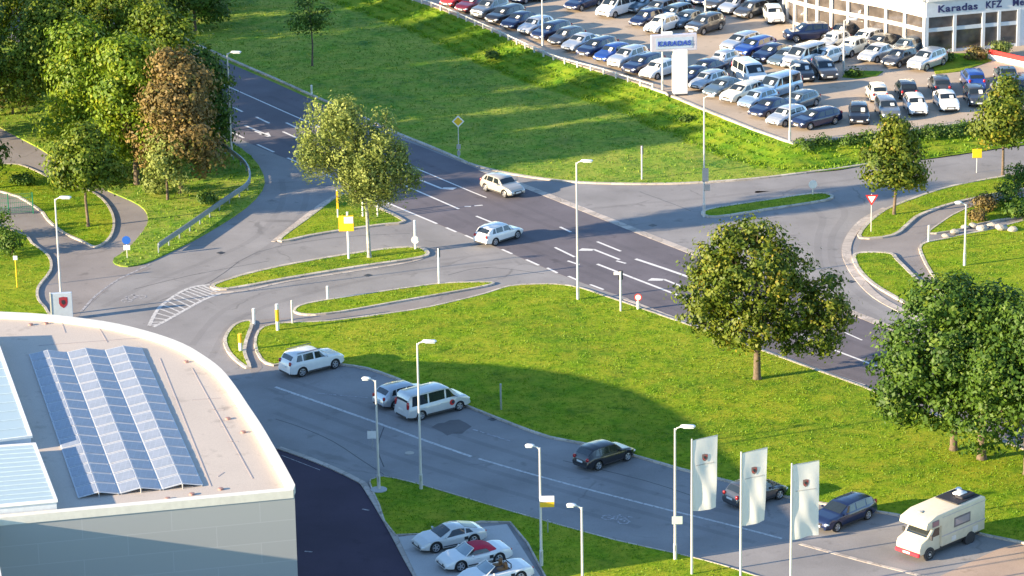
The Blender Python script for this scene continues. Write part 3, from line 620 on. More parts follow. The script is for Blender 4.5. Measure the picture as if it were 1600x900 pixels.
# camper
def camper():
    c = G(1468, 853, .022); rz = dirof(1468, 853, -95, 40)
    o = empty('camper_van', c, rz, 'white alcove camper with a red front bumper parked on the right', 'camper van')
    wht = plain('camper shell', (.62, .56, .43), .5, var=.06)
    L, W, H = 5.85, 2.1, 2.72; F = L / 2
    def side_prism(poly, y0, y1, bev=0):
        n = len(poly); b = MB(); b.v = [(x, y1, z) for x, z in poly] + [(x, y0, z) for x, z in poly]
        b.f = [tuple(range(n)), tuple(range(2 * n - 1, n - 1, -1))] + [(i, n + i, n + (i + 1) % n, (i + 1) % n) for i in range(n)]; b.m = [0] * len(b.f); return b
    def bevel(ob, wd=.06):
        m = ob.modifiers.new('bevel', 'BEVEL'); m.width = wd; m.segments = 2; m.limit_method = 'ANGLE'; m.angle_limit = R(25)
        for p in ob.data.polygons: p.use_smooth = True
    shell = side_prism([(-F, .55), (F - 1.85, .55), (F - 1.85, 1.9), (F - .55, 1.93), (F - .38, 2.05), (F - .5, 2.4), (F - 1.4, 2.66), (-F + .2, H), (-F, H - .1)], -W / 2, W / 2).build('living_body', wht, o); bevel(shell)
    cab = side_prism([(F - 1.9, .42), (F - .02, .42), (F + .02, .85), (F - .12, 1.15), (F - .7, 1.33), (F - 1.28, 1.97), (F - 1.9, 1.97)], -.92, .92).build('cab', wht, o); bevel(cab, .08)
    s1 = side_prism([(F - .78, 1.36), (F - 1.24, 1.88), (F - 1.27, 1.88), (F - .81, 1.36)], -.78, .78); s1.v = [(x + .05, y, z + .03) for x, y, z in s1.v]; s1.build('windscreen', M['glass'], o)
    for sg in (1, -1):
        side_prism([(F - 1.0, 1.32), (F - 1.32, 1.82), (F - 1.75, 1.82), (F - 1.75, 1.32)], sg * .925 - .006, sg * .925 + .006).build('cab_window', M['glass'], o)
        fr = MB().box((-F + 2.15, sg * (W / 2 + .006), 1.78), (1.5, .03, .62), bev=.01).build('window', plain('window surround', (.16, .14, .15), .4), o)
        MB().box((-F + 2.15, sg * (W / 2 + .016), 1.78), (1.3, .03, .42), bev=.01).build('pane', plain('acrylic pane', (.3, .27, .3), .15), fr)
        fr = MB().box((F - 1.25, sg * (W / 2 + .006), 2.2), (.62, .03, .38), bev=.01).build('window', plain('alcove surround', (.22, .16, .17), .4), o)
        MB().box((F - 1.25, sg * (W / 2 + .016), 2.2), (.5, .03, .26), bev=.01).build('pane', plain('alcove pane', (.3, .16, .18), .2), fr)
        MB().box((-.95, sg * (W / 2 + .004), 1.22), (4.05, .02, .06)).box((-.95, sg * (W / 2 + .004), 2.42), (4.05, .018, .03)).build('trim_line', plain('camper trim', (.42, .38, .4), .5), o)
        MB().box((-F + .9, sg * (W / 2 + .004), .86), (.5, .02, .34), bev=.006).box((-F + 2.9, sg * (W / 2 + .004), .82), (.4, .02, .3), bev=.006).build('service_hatch', plain('hatch cover', (.66, .62, .58), .5), o)
        MB().box((F - .04, sg * .66, .78), (.16, .26, .2), bev=.04).build('headlight', M['hl'], o, True, 60)
        MB().box((-F - .01, sg * .92, .85), (.05, .12, .34), bev=.01).build('tail_light', M['tl'], o)
        MB().box((F - .85, sg * 1.08, 1.42), (.1, .2, .3), bev=.03).build('wing_mirror', M['dark'], o)
        for xw in (F - .85, -F + 1.35):
            r = .34; q = MB(); q.lathe((xw, sg * (.98 if xw > 0 else 1.0), r), (0, sg, 0), [(-.22, r * .6), (-.22, r * .93), (-.18, r), (-.04, r), (0, r * .93), (0, r * .6)], 24); wh = q.build('wheel', M['black'], o, True)
            q = MB(); q.lathe((xw, sg * (.98 if xw > 0 else 1.0), r), (0, sg, 0), [(-.1, r * .62), (.006, r * .62), (-.02, r * .5), (-.02, r * .25), (.03, r * .2), (.035, r * .05)], 24); q.build('rim', plain('steel wheel', (.6, .58, .55), .4), wh, True)
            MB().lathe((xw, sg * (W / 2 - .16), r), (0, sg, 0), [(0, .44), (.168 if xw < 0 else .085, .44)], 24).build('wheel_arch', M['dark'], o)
    MB().box((F + .02, 0, .47), (.2, 1.86, .26), bev=.06).build('bumper', plain('red bumper', (.62, .04, .06), .35), o, True)
    MB().box((F + .13, 0, .5), (.03, .52, .12)).build('number_plate', M['plate'], o)
    MB().box((F + .0, 0, .8), (.08, .95, .2), bev=.02).build('grille', plain('camper grille', (.55, .53, .48), .4), o)
    MB().box((-.2, 0, .42), (5.0, 1.7, .26)).build('chassis', M['dark'], o)
    rb = MB().box((-F + 1.35, 0, H + .03), (2.1, 1.7, .07), bev=.01).box((-F + 1.1, .35, H + .13), (1.2, .6, .18), bev=.05).build('roof_rack', plain('rack black', (.03, .028, .035), .6), o)
    MB().box((-F + 1.2, .05, H + .21), (.75, .6, .16), bev=.05).build('roof_hatch', M['white'], o, True)
    MB().box((-F + .55, -.6, H + .13), (.36, .3, .14), bev=.05).build('roof_vent', M['white'], o, True)
    MB().box((F - 1.2, -.1, 2.68), (.3, .22, .05), bev=.01).build('roof_vent', plain('vent grey', (.5, .48, .45), .5), o)
    # wheel arches sit in the skirt: keep the skirt dark around the axles
    return o
camper()
# display sports cars
TYPES['sports coupe'] = mk(4.38, 1.84, 1.3, 'coupe', wr=.36, slope=.24, zbot=.16, wb=2.5, ov=.92)
TYPES['roadster'] = mk(4.38, 1.84, 1.3, 'roadster', wr=.36, slope=.1, zbot=.16, wb=2.5, ov=.92)
S1 = TYPES['sports coupe'].build('sports_car', 'pale silver', 'pale silver coupe with a closed roof, first of the show cars on the paving', 'sports car', None, True, G(702, 851, .13), dirof(702, 851, -73, 15))
S1b = None
def roadster(px, py, topcol, label):
    o = TYPES['roadster'].build('sports_car', 'white', label, 'sports car', None, True, G(px, py, .13), dirof(px, py, -73, 15), openTop=True)
    b = MB(); v = []
    for i in range(7):
        t = i / 6; x = lerp(.85, .28, t); z = lerp(.86, 1.24, t); wd = lerp(.74, .6, t)
        for j in range(9): y = lerp(-wd, wd, j / 8); v.append((x + .1 * (1 - (y / wd) ** 2), y, z + .02 * (1 - (y / wd) ** 2)))
    b.v = v; b.f = [(i * 9 + j, i * 9 + j + 1, (i + 1) * 9 + j + 1, (i + 1) * 9 + j) for i in range(6) for j in range(8)]; b.m = [0] * 48
    ws = b.build('windscreen', plain('pale screen glass', (.25, .32, .36), .05, spec=1), o, True)
    MB().tube([(.9, -.76, .86), (.3, -.62, 1.25), (.38, 0, 1.27), (.3, .62, 1.25), (.9, .76, .86)], .028).build('windscreen_frame', PAINT['white'], ws, True)
    if topcol:   # closed fabric roof
        b = MB(); v = []
        for i in range(13):
            t = i / 12; x = lerp(.3, -1.25, t); z = .88 + .4 * math.sin(min(1, (1 - t) * 1.45) * math.pi / 2) ** .8; wd = .66 + .04 * math.sin(t * 3)
            for j in range(13):
                a = lerp(-1, 1, j / 12); v.append((x, wd * math.copysign(abs(a) ** .7, a) * (1.0 if abs(a) < 1 else 1.03), .84 + (z - .84) * (1 - abs(a) ** 4) ** .5))
        b.v = v; b.f = [(i * 13 + j, (i + 1) * 13 + j, (i + 1) * 13 + j + 1, i * 13 + j + 1) for i in range(12) for j in range(12)]; b.m = [0] * 144
        b.build('fabric_roof', topcol, o, True)
        for sg in (1, -1):
            q = MB(); q.v = [(.62, sg * .79, .9), (.25, sg * .71, 1.12), (-.45, sg * .72, 1.12), (-.7, sg * .8, .9)]; q.f = [(0, 1, 2, 3)]; q.m = [0]; q.build('side_window', M['glass'], o)
    else:
        MB().box((-.1, 0, .84), (1.35, 1.25, .1), bev=.03).build('cabin', plain('dark cabin lining', (.05, .045, .06), .7), o)
        for sg in (1, -1):
            MB().box((-.25, sg * .34, .9), (.5, .46, .14), bev=.06).box((-.52, sg * .34, 1.0), (.16, .44, .42), bev=.07).box((-.55, sg * .34, 1.22), (.12, .26, .14), bev=.05).build('seat', plain('seat leather', (.22, .1, .03), .5), o, True)
        MB().tube([(-.8, -.5, .9), (-.82, -.46, 1.12), (-.82, -.1, 1.12), (-.82, .1, 1.12), (-.82, .46, 1.12), (-.8, .5, .9)], .035).build('roll_bar', M['black'], o, True)
    return o
roadster(741, 880, plain('red fabric', (.42, .015, .05), .8), 'white roadster with a red fabric roof, middle of the show cars on the concrete paving')
roadster(774, 909, None, 'white open roadster cut off by the lower picture edge beside the red-topped one')
for o in [S1] + [x for x in COL.objects if x.name.startswith('sports_car') and x is not S1]:
    for sg in (1, -1):
        MB().box((-.72, sg * .925, .62), (.26, .02, .2), rz=0, bev=.008).build('air_intake', M['black'], o)
# ------------------------------------------------------------------ the dealer's cars
LOTZ = 1.0
LOTG = 'cars for sale on the dealer lot'
ORD = ['first', 'second', 'third', 'fourth', 'fifth', 'sixth', 'seventh', 'eighth', 'ninth', 'tenth', 'eleventh', 'twelfth', 'thirteenth', 'fourteenth', 'fifteenth', 'sixteenth', 'seventeenth']
def row(where, items, d):
    for i, it in enumerate(items):
        x, y, kind, col = it[:4]; dd = it[4] if len(it) > 4 else d
        put(kind, col, x, y, dd[0], dd[1], f'{col} {kind}, {ORD[i]} from the left {where}', LOTZ + .006, LOTG)
A = (-40, 12.5)
kinds = [('off-roader', 'grey'), ('estate car', 'black'), ('saloon', 'navy'), ('hatchback', 'silver'), ('estate car', 'navy'), ('hatchback', 'dark grey'), ('saloon', 'silver'), ('estate car', 'navy'), ('hatchback', 'blue'), ('off-roader', 'silver'), ('estate car', 'navy'), ('hatchback', 'white')]
row('in the front row by the guard rail', [(716, 7, 'hatchback', 'red'), (742, 15, 'saloon', 'dark red')] + [(766 + 24 * i, 24 + 8.6 * i, k, c) for i, (k, c) in enumerate(kinds)], A)
row('in the far row by the top picture edge', [(772, -8, 'estate car', 'silver'), (800, -4, 'saloon', 'navy'), (824, 1, 'hatchback', 'navy'), (850, -3, 'hatchback', 'silver'), (912, 12, 'saloon', 'navy'), (976, -6, 'hatchback', 'white'), (1004, -9, 'saloon', 'slate')], A)
row('in the cluster beyond the pylon sign', [(965, 22, 'van', 'white'), (1008, 16, 'estate car', 'slate'), (1031, 23, 'estate car', 'grey'), (1012, 38, 'hatchback', 'navy'), (1054, 31, 'estate car', 'slate'), (1035, 48, 'hatchback', 'white'), (1076, 39, 'saloon', 'slate'), (1102, 49, 'off-roader', 'dark grey')], A)
row('in the short row left of the showroom', [(1085, 2, 'hatchback', 'light blue'), (1112, 4, 'saloon', 'navy'), (1130, 11, 'estate car', 'dark grey'), (1152, 17, 'saloon', 'silver'), (1175, 24, 'hatchback', 'dark grey')], A)
row('in the gap left of the showroom', [(1192, 6, 'estate car', 'dark grey'), (1176, -8, 'saloon', 'silver')], (-40, 14))
row('alone in the aisle beside the showroom', [(1209, 32, 'hatchback', 'white', (14, 20))], A)
row('in the middle row of the lot', [(1158, 76, 'estate car', 'silver'), (1180, 83, 'estate car', 'blue'), (1208, 92, 'saloon', 'navy'), (1232, 99, 'saloon', 'slate'), (1257, 101, 'van', 'silver'), (1130, 104, 'small hatchback', 'silver'), (1290, 99, 'hatchback', 'white')], A)
row('of two nosing out beside the middle row', [(1253, 122, 'hatchback', 'black', (16, 20)), (1288, 118, 'estate car', 'dark grey', (18, 20))], A)
row('between the pylon sign and the corner lamp', [(1086, 128, 'saloon', 'navy'), (1108, 136, 'hatchback', 'silver'), (1133, 146, 'saloon', 'slate'), (1160, 155, 'estate car', 'ivory'), (1185, 165, 'hatchback', 'light blue'), (1205, 178, 'saloon', 'navy'), (1230, 192, 'hatchback', 'silver')], A)
row('squeezed in behind the near row', [(1105, 117, 'saloon', 'navy'), (1172, 128, 'van', 'white', (30, 18)), (1216, 148, 'van', 'light blue'), (1250, 168, 'hatchback', 'slate')], A)
Bd = (-40, 10)
row('in the row above the hedge', [(1276, 196, 'estate car', 'navy', (-40, 9)), (1342, 188, 'hatchback', 'black', (3, 20)), (1386, 180, 'estate car', 'grey', (14, 22)), (1430, 174, 'hatchback', 'white', (14, 22)), (1478, 167, 'saloon', 'white', (16, 22)), (1524, 160, 'hatchback', 'dark grey', (16, 22)), (1567, 154, 'saloon', 'silver', (16, 22)), (1602, 148, 'hatchback', 'navy', (16, 22))], A)
row('in the second row above the hedge', [(1370, 154, 'small hatchback', 'ivory', (-12, -18)), (1416, 149, 'hatchback', 'black', (-10, -18)), (1468, 142, 'hatchback', 'dark grey', (-10, -18)), (1520, 135, 'off-roader', 'blue', (-12, -18)), (1572, 127, 'saloon', 'slate', (-12, -18)), (1606, 140, 'hatchback', 'grey', (-12, -18))], A)
row('before the curved showroom windows', [(1262, 62, 'off-roader', 'navy', (-40, 3)), (1304, 74, 'small hatchback', 'silver'), (1331, 84, 'small hatchback', 'ivory'), (1372, 92, 'saloon', 'silver'), (1406, 100, 'hatchback', 'dark grey'), (1449, 105, 'off-roader', 'silver')], (-40, 14))
row('in the row against the showroom glass', [(1318, 60, 'hatchback', 'dark grey'), (1354, 70, 'hatchback', 'white'), (1378, 76, 'saloon', 'dark grey'), (1418, 83, 'hatchback', 'slate')], (-40, 12))
# ------------------------------------------------------------------ dealer lot: raised pad with planted bank
EDGE = [(560, -34), (640, -2), (690, 15), (760, 44), (860, 88), (1000, 131), (1036, 144), (1100, 171), (1180, 203), (1240, 224), (1300, 217), (1400, 207), (1520, 190), (1600, 180), (1760, 158)]
ep = GP(EDGE, LOTZ)
b = MB(); b.prism(ep + [Vector((900, 420, 0)), Vector((900, 900, 0)), Vector((-200, 900, 0)), G(480, -120, LOTZ)], .0, LOTZ); struct('dealer_lot', b, M['lot'])
k = MB(); k.ribbon(ep[5:], .3, LOTZ - .25, LOTZ + .08); struct('kerb', k, M['kerb'])
def bank():
    pts = smooth(ep, 8); n = len(pts); v = []; K = 7
    for i, p in enumerate(pts):
        a, c = pts[max(0, i - 2)], pts[min(n - 1, i + 2)]; t = (c - a); t.z = 0; t.normalize(); nn = Vector((t.y, -t.x, 0))
        wd = 5.5
        for j in range(K + 1):
            u = j / K; q = p + nn * wd * u; z = LOTZ * (1 - u) ** 1.4
            if 0 < j < K: z += .16 * noise.noise(q * .9) + .05
            v.append((q.x, q.y, max(.101, z) if j == K else z - (.05 if j == 0 else 0)))
    b = MB(); b.v = v; b.f = [(i * (K + 1) + j, i * (K + 1) + j + 1, (i + 1) * (K + 1) + j + 1, (i + 1) * (K + 1) + j) for i in range(n - 1) for j in range(K)]; b.m = [0] * len(b.f)
    struct('planted_bank', b, M['bankgrass'], True)
    return v, K
bank()
# ------------------------------------------------------------------ the hall with solar roof, lower left
HZ = 8.0
roof_px = [(460, 766), (448, 742), (425, 700), (405, 665), (385, 634), (366, 604), (345, 577), (318, 556), (285, 537), (240, 521), (180, 506), (120, 497), (60, 491), (0, 488), (-80, 485), (-200, 486)]
arc = smooth(GP(roof_px, HZ), 3)
c0, c1 = G(460, 766, HZ), G(0, 809, HZ)
fdir = (c1 - c0).normalized(); far_left = c0 + fdir * 62
hall = empty('solar_roofed_hall', (c0.x, c0.y, 0), 0, 'white curved hall with a solar roof filling the lower left corner', 'hall')
hall_inv = Vector((-c0.x, -c0.y, 0))
def loc(pts): return [Vector(p) + hall_inv for p in pts]
wallmat, n_, bs_, l_ = nodes('pale cladding')
uv = n_.nodes.new('ShaderNodeUVMap'); br = n_.nodes.new('ShaderNodeTexBrick'); br.inputs['Scale'].default_value = 1; br.offset = 0.5
br.inputs['Brick Width'].default_value = 5.0; br.inputs['Row Height'].default_value = 1.25; br.inputs['Mortar Size'].default_value = .025
br.inputs['Color1'].default_value = (.35, .36, .365, 1); br.inputs['Color2'].default_value = (.365, .375, .378, 1); br.inputs['Mortar'].default_value = (.41, .42, .43, 1)
l_.new(uv.outputs[0], br.inputs['Vector']); l_.new(br.outputs[0], bs_.inputs['Base Color']); bs_.inputs['Roughness'].default_value = .7
ring = arc + [far_left + Vector((-20, 30, 0)), far_left]
def wall_strip(pts, z0, z1):
    me = bpy.data.meshes.new('wall'); v = []; f = []; d = 0; uvs = []
    for i, p in enumerate(pts):
        v += [(p.x, p.y, z0), (p.x, p.y, z1)]
    ds = [0]
    for a, c in zip(pts, pts[1:]): ds.append(ds[-1] + (Vector(c) - Vector(a)).length)
    for i in range(len(pts) - 1): f.append((i * 2, i * 2 + 2, i * 2 + 3, i * 2 + 1))
    me.from_pydata(v, [], f); me.materials.append(wallmat); ul = me.uv_layers.new(name='UVMap')
    for i in range(len(pts) - 1):
        for k, (dd, z) in enumerate(((ds[i], z0), (ds[i + 1], z0), (ds[i + 1], z1), (ds[i], z1))): ul.data[i * 4 + k].uv = (dd, z)
    o = bpy.data.objects.new('wall', me); COL.objects.link(o); o.parent = hall; return o
wl = loc(ring); wall_strip([wl[-1], wl[0]], 0, HZ - .02); wall_strip(wl[:-1], 0, HZ - .02)
membrane = asphalt_mat('roof membrane', (.52, .45, .39), 0, .05, .8)
b = MB(); b.prism(wl, HZ - .35, HZ - .3); b.build('roof', membrane, hall)
capmat = plain('white parapet cap', (.74, .7, .62), .5)
cen = sum(wl, Vector()) / len(wl)
b = MB(); b.ribbon([p - (p - cen).normalized() * .22 for p in wl], .5, HZ - .45, HZ + .02, True); b.build('parapet', capmat, hall)
# welded seams in the membrane
seam = plain('seam', (.38, .33, .32), .8)
sm = MB()
for a, c in (((60, 540), (220, 528)), ((250, 560), (330, 760)), ((300, 575), (395, 748)), ((150, 505), (168, 535)), ((95, 500), (102, 520)), ((330, 640), (350, 640)), ((300, 625), (345, 622)), ((355, 690), (372, 690)), ((340, 745), (350, 738))):
    sm.ribbon(loc(GP([a, c], HZ - .3)), .07, HZ - .3, HZ - .285)
sm.build('membrane_seams', seam, hall)
for x, y in ((291, 566), (356, 655), (380, 676), (300, 773), (262, 780), (345, 765), (48, 508), (72, 506)):
    p = G(x, y, HZ - .3) + hall_inv; MB().lathe((p.x, p.y, HZ - .3), (0, 0, 1), [(0, .16), (.1, .15), (.12, .05)], 14).build('roof_drain', plain('drain', (.35, .2, .17), .6), hall, True)
# raised glazed roof lights (left) - one long box per bay
glz, n_, bs_, l_ = nodes('ribbed translucent glazing')
tc = n_.nodes.new('ShaderNodeTexCoord'); wv = n_.nodes.new('ShaderNodeTexWave'); wv.inputs['Scale'].default_value = 1.6; wv.bands_direction = 'Y'; l_.new(tc.outputs['Object'], wv.inputs['Vector'])
rp = ramp(n_, l_, wv.outputs[0], [(.1, (.36, .45, .48)), (.5, (.42, .52, .55))]); l_.new(rp.outputs[0], bs_.inputs['Base Color']); bs_.inputs['Roughness'].default_value = .3
def rooflight(px, label, h=.9):
    pts = GP(px, HZ + h); lo = empty('roof_light', (pts[0].x, pts[0].y, HZ - .3), 0, label, 'roof light')
    q = [Vector((p.x - pts[0].x, p.y - pts[0].y, 0)) for p in pts]
    b = MB(); b.prism(q, .0, h + .2); b.build('upstand', plain('upstand', (.62, .66, .7), .5), lo)
    b = MB(); b.prism(q, h + .2, h + .28); b.build('glazing', glz, lo)
    b = MB(); b.ribbon(q, .22, h + .18, h + .33, True); b.build('edge_trim', M['white'], lo)
    b = MB(); n = 13
    for k in range(1, n): b.tube([q[0].lerp(q[1], k / n) + Vector((0, 0, h + .29)), q[3].lerp(q[2], k / n) + Vector((0, 0, h + .29))], .035, 5)
    b.build('glazing_bars', plain('glazing bar', (.5, .6, .64), .4), lo)
rooflight([(-260, 720), (-180, 520), (-12, 515), (48, 681)], 'large pale ribbed roof light, upper of the two on the hall', .6)
rooflight([(-240, 811), (-220, 712), (54, 693), (88, 781)], 'large pale ribbed roof light, lower of the two beside the solar panels', .5)
# solar array: three tents of two tilted fields, 16 panels each
pA, pB, pC, pD = (45, 555), (222, 545), (318, 760), (122, 780)
panelm, n_, bs_, l_ = nodes('solar cells')
tc = n_.nodes.new('ShaderNodeTexCoord'); br = n_.nodes.new('ShaderNodeTexBrick'); br.offset = 0; br.inputs['Scale'].default_value = 1; br.inputs['Brick Width'].default_value = .33; br.inputs['Row Height'].default_value = .33; br.inputs['Mortar Size'].default_value = .012
br.inputs['Color1'].default_value = (.22, .25, .31, 1); br.inputs['Color2'].default_value = (.25, .28, .35, 1); br.inputs['Mortar'].default_value = (.3, .34, .42, 1)
l_.new(tc.outputs['Object'], br.inputs['Vector']); l_.new(br.outputs[0], bs_.inputs['Base Color']); bs_.inputs['Roughness'].default_value = .38
zb = HZ - .3; ZT = zb + .3
def quadpt(u, v):
    a = G(*pA, zb).lerp(G(*pB, zb), u); c = G(*pD, zb).lerp(G(*pC, zb), u); return a.lerp(c, v)
frame_m = plain('panel frame', (.5, .52, .56), .5)
nm = ('left', 'middle', 'right')
for t in range(3):
    u0, um, u1 = t / 3, t / 3 + 1 / 6, (t + 1) / 3
    o0 = quadpt(u0, 0); arr = empty('solar_array', o0, 0, f'{nm[t]} of the three tented double rows of solar panels on the hall roof', 'solar panels', 'tented solar rows on the hall roof')
    for side, (ua, ub, za, zc) in enumerate(((u0 + .001, um - .001, zb + .08, ZT), (um + .001, u1 - .001, ZT, zb + .08))):
        for k in range(16):
            va, vb = k / 16 + .002, (k + 1) / 16 - .002
            cs = [quadpt(ua, va), quadpt(ub, va), quadpt(ub, vb), quadpt(ua, vb)]; zs = [za, zc, zc, za]
            cs = [Vector((p.x, p.y, z)) - o0 for p, z in zip(cs, zs)]; ce = sum(cs, Vector()) / 4
            def inset(f, up): return [ce + (p - ce) * f + Vector((0, 0, up)) for p in cs]
            fr = MB(); lo_, hi = inset(1, -.05), inset(1, 0); fr.add(lo_ + hi, [(0, 1, 2, 3), (7, 6, 5, 4), (0, 4, 5, 1), (1, 5, 6, 2), (2, 6, 7, 3), (3, 7, 4, 0)])
            f_ = fr.build('panel', frame_m, arr)
            gl = MB(); g2 = []
            ax = (cs[1] - cs[0]).normalized() * .07; ay = (cs[3] - cs[0]).normalized() * .1
            for p, sx, sy in ((cs[0], 1, 1), (cs[1], -1, 1), (cs[2], -1, -1), (cs[3], 1, -1)): g2.append(p + ax * sx + ay * sy + Vector((0, 0, .012)))
            gl.add(g2, [(3, 2, 1, 0)]); gl.build('cell_field', panelm, f_)
    rail = MB()
    for u, z in ((u0 + .012, zb + .05), (um, ZT - .1), (u1 - .012, zb + .05)): rail.tube([quadpt(u, 0) - o0 + Vector((0, 0, z - zb)), quadpt(u, 1) - o0 + Vector((0, 0, z - zb))], .045, 6)
    for v in (0, .25, .5, .75, 1): rail.tube([quadpt(um, v) - o0, quadpt(um, v) - o0 + Vector((0, 0, ZT - zb))], .04, 6)
    rail.build('mounting_rail', M['steel'], arr)
# neighbouring wing whose roof edge throws the slanting shade on the front
wj = c0 + fdir * ((c1 - c0).length + .6); nrm = Vector((fdir.y, -fdir.x, 0)); nrm = nrm if nrm.y < 0 else -nrm
wing = [wj, wj + fdir * 22, wj + fdir * 22 + nrm * 20, wj + nrm * 20]
wg = empty('hall_wing', (wj.x, wj.y, 0), 0, 'flat roofed wing projecting from the hall at the left picture edge', 'building')
w0 = Vector((-wj.x, -wj.y, 0)); b = MB(); b.prism([p + w0 for p in wing], 0, HZ - .1); b.build('wall', plain('wing cladding', (.6, .64, .68), .6), wg)
b = MB(); b.ribbon([p + w0 for p in wing], .3, HZ - .1, HZ + .05, True); b.build('parapet', capmat, wg)
# ------------------------------------------------------------------ curved showroom, upper right
sw = empty('car_showroom', G(1445, 84, LOTZ), 0, 'curved white glazed car showroom with dark blue lettering at the upper right', 'showroom')
S0 = G(1445, 84, LOTZ); inv = -S0
L1 = smooth(GP([(1226, 26), (1232, 33), (1250, 40), (1290, 50), (1330, 58), (1375, 67), (1410, 75), (1445, 84)], LOTZ), 4)
Rr = GP([(1445, 84), (1600, 70), (1700, 61)], LOTZ)
WH = 5.0
wallw = plain('showroom white', (.8, .77, .7), .5); wallb = plain('showroom cladding', (.62, .65, .68), .5)
def path_pts(pts):
    ds = [0]
    for a, c in zip(pts, pts[1:]): ds.append(ds[-1] + (c - a).length)
    def at(d):
        for i in range(len(ds) - 1):
            if d <= ds[i + 1] + 1e-6:
                t = (d - ds[i]) / max(1e-6, ds[i + 1] - ds[i]); return pts[i].lerp(pts[i + 1], t), (pts[i + 1] - pts[i]).normalized()
        return pts[-1], (pts[-1] - pts[-2]).normalized()
    return ds[-1], at
def facade(pts, bays, zc, mat, blank_from=None):
    """columns, transoms, fascia and glass of a glazed front along pts"""
    tot, at = path_pts(pts); n = 48
    line = [at(tot * i / n)[0] + inv for i in range(n + 1)]
    for z0, z1, th in ((WH - 1.55, WH, .34), (0, .25, .3), (WH - 2.95, WH - 2.6, .3)):
        pl = line
        b = MB(); b.ribbon(pl, th, z0, z1); b.build('fascia' if z1 == WH else 'transom', mat, sw)
    for d in bays:
        p, t = at(tot * d); a = math.atan2(t.y, t.x); q = p + inv
        MB().box((q.x, q.y, (WH - 1.5) / 2), (.3, .42, WH - 1.5), rz=a).build('column', wallw if mat is wallw else mat, sw)
    gm = M['showglass']
    for d0, d1 in zip(bays, bays[1:]):
        m = [at(tot * lerp(d0, d1, k / 4))[0] + inv for k in range(5)]
        for z0, z1 in ((.25, WH - 2.95), (WH - 2.6, WH - 1.55)):
            b = MB(); b.ribbon(m, .06, z0, z1); b.build('window', gm, sw)
M['showglass'] = plain('showroom glass', (.1, .085, .075), .08, var=.5, scale=.9, spec=1)
facade(L1, [0, .09, .17, .25, .33, .42, .52, .63, .75, .87, 1.0], 1, wallw)
bl = [Rr[0].lerp(Rr[1], t) for t in (0, 1)]
facade([bl[0], bl[0].lerp(bl[1], .93)], [0.01, .31, .62, .79, 1.0], 1, wallb)
e0 = bl[0].lerp(bl[1], .93) + inv; e1 = Rr[2] + inv; b = MB(); b.ribbon([e0, e1], .34, 0, WH); b.build('wall', wallb, sw)
tot, at = path_pts(L1)
back = [Vector((60, 140, 0)) + S0 + inv, Vector((-30, 160, 0)) + S0 + inv]
b = MB(); rp_ = [p + inv for p in L1] + [Rr[2] + inv, Rr[2] + inv + Vector((10, 40, 0)), L1[0] + inv + Vector((15, 50, 0))]
b.prism(rp_, WH - .15, WH); b.build('roof', plain('showroom roof', (.42, .37, .37), .8), sw)
b = MB(); b.ribbon([p + inv for p in L1], 1.0, WH - .02, WH + .22); b.ribbon([Rr[0] + inv, Rr[2] + inv], .9, WH - .02, WH + .2); b.build('roof_edge', wallw, sw)
b = MB(); b.prism([p + (Vector((.5, 2.6, 0))) for p in rp_], 0, .12); b.build('floor', plain('showroom floor', (.4, .34, .28), .5), sw)
# goods behind the glass
rnd = random.Random(3)
for k in range(16):
    d = rnd.uniform(.08, .97); p, t = at(tot * d); nn = Vector((-t.y, t.x, 0)); q = p + nn * rnd.uniform(1.0, 1.6) + inv
b = MB()
for k in range(22):
    p, t = at(tot * (.06 + .042 * k)); nn = Vector((-t.y, t.x, 0)); q = p + nn * 1.3 + inv; b.box((q.x, q.y, 1.0), (rnd.uniform(.3, 1.0), .3, rnd.uniform(.8, 1.7)), rz=rnd.random())
b.build('display_stands', plain('display stand', (.5, .2, .1), .6, var=.5, scale=.8), sw)
def text_mesh(txt, size, mat, name, ext=.03, bold=True):
    cu = bpy.data.curves.new('t', 'FONT'); cu.body = txt; cu.size = size; cu.extrude = ext; cu.align_x = 'LEFT'; cu.space_character = 1.12
    if bold: cu.offset = size * .022
    to = bpy.data.objects.new('t', cu); COL.objects.link(to); bpy.context.view_layer.update()
    dg = bpy.context.evaluated_depsgraph_get(); me = bpy.data.meshes.new_from_object(to.evaluated_get(dg)); me.materials.clear(); me.materials.append(mat)
    bpy.data.objects.remove(to); o = bpy.data.objects.new(name, me); COL.objects.link(o); return o
letm = plain('dark blue letters', (.02, .025, .12), .5)
rd = (Rr[1] - Rr[0]).normalized(); ra = math.atan2(rd.y, rd.x); fn = Vector((rd.y, -rd.x, 0))
full = (Rr[1] - Rr[0]).length
for txt, t in (('Karadas', .11), ('KFZ', .59), ('Mei', .86)):
    o = text_mesh(txt, .92, letm, 'lettering'); o.parent = sw
    q = Rr[0] + rd * full * t + fn * .2 + inv; o.location = (q.x, q.y, WH - 1.12); o.rotation_euler = (R(90), 0, ra)
    w_ = max(v.co.x for v in o.data.vertices); tgt = {'Karadas': .4, 'KFZ': .165, 'Mei': .14}[txt] * full; o.scale = (tgt / w_, 1, 1)
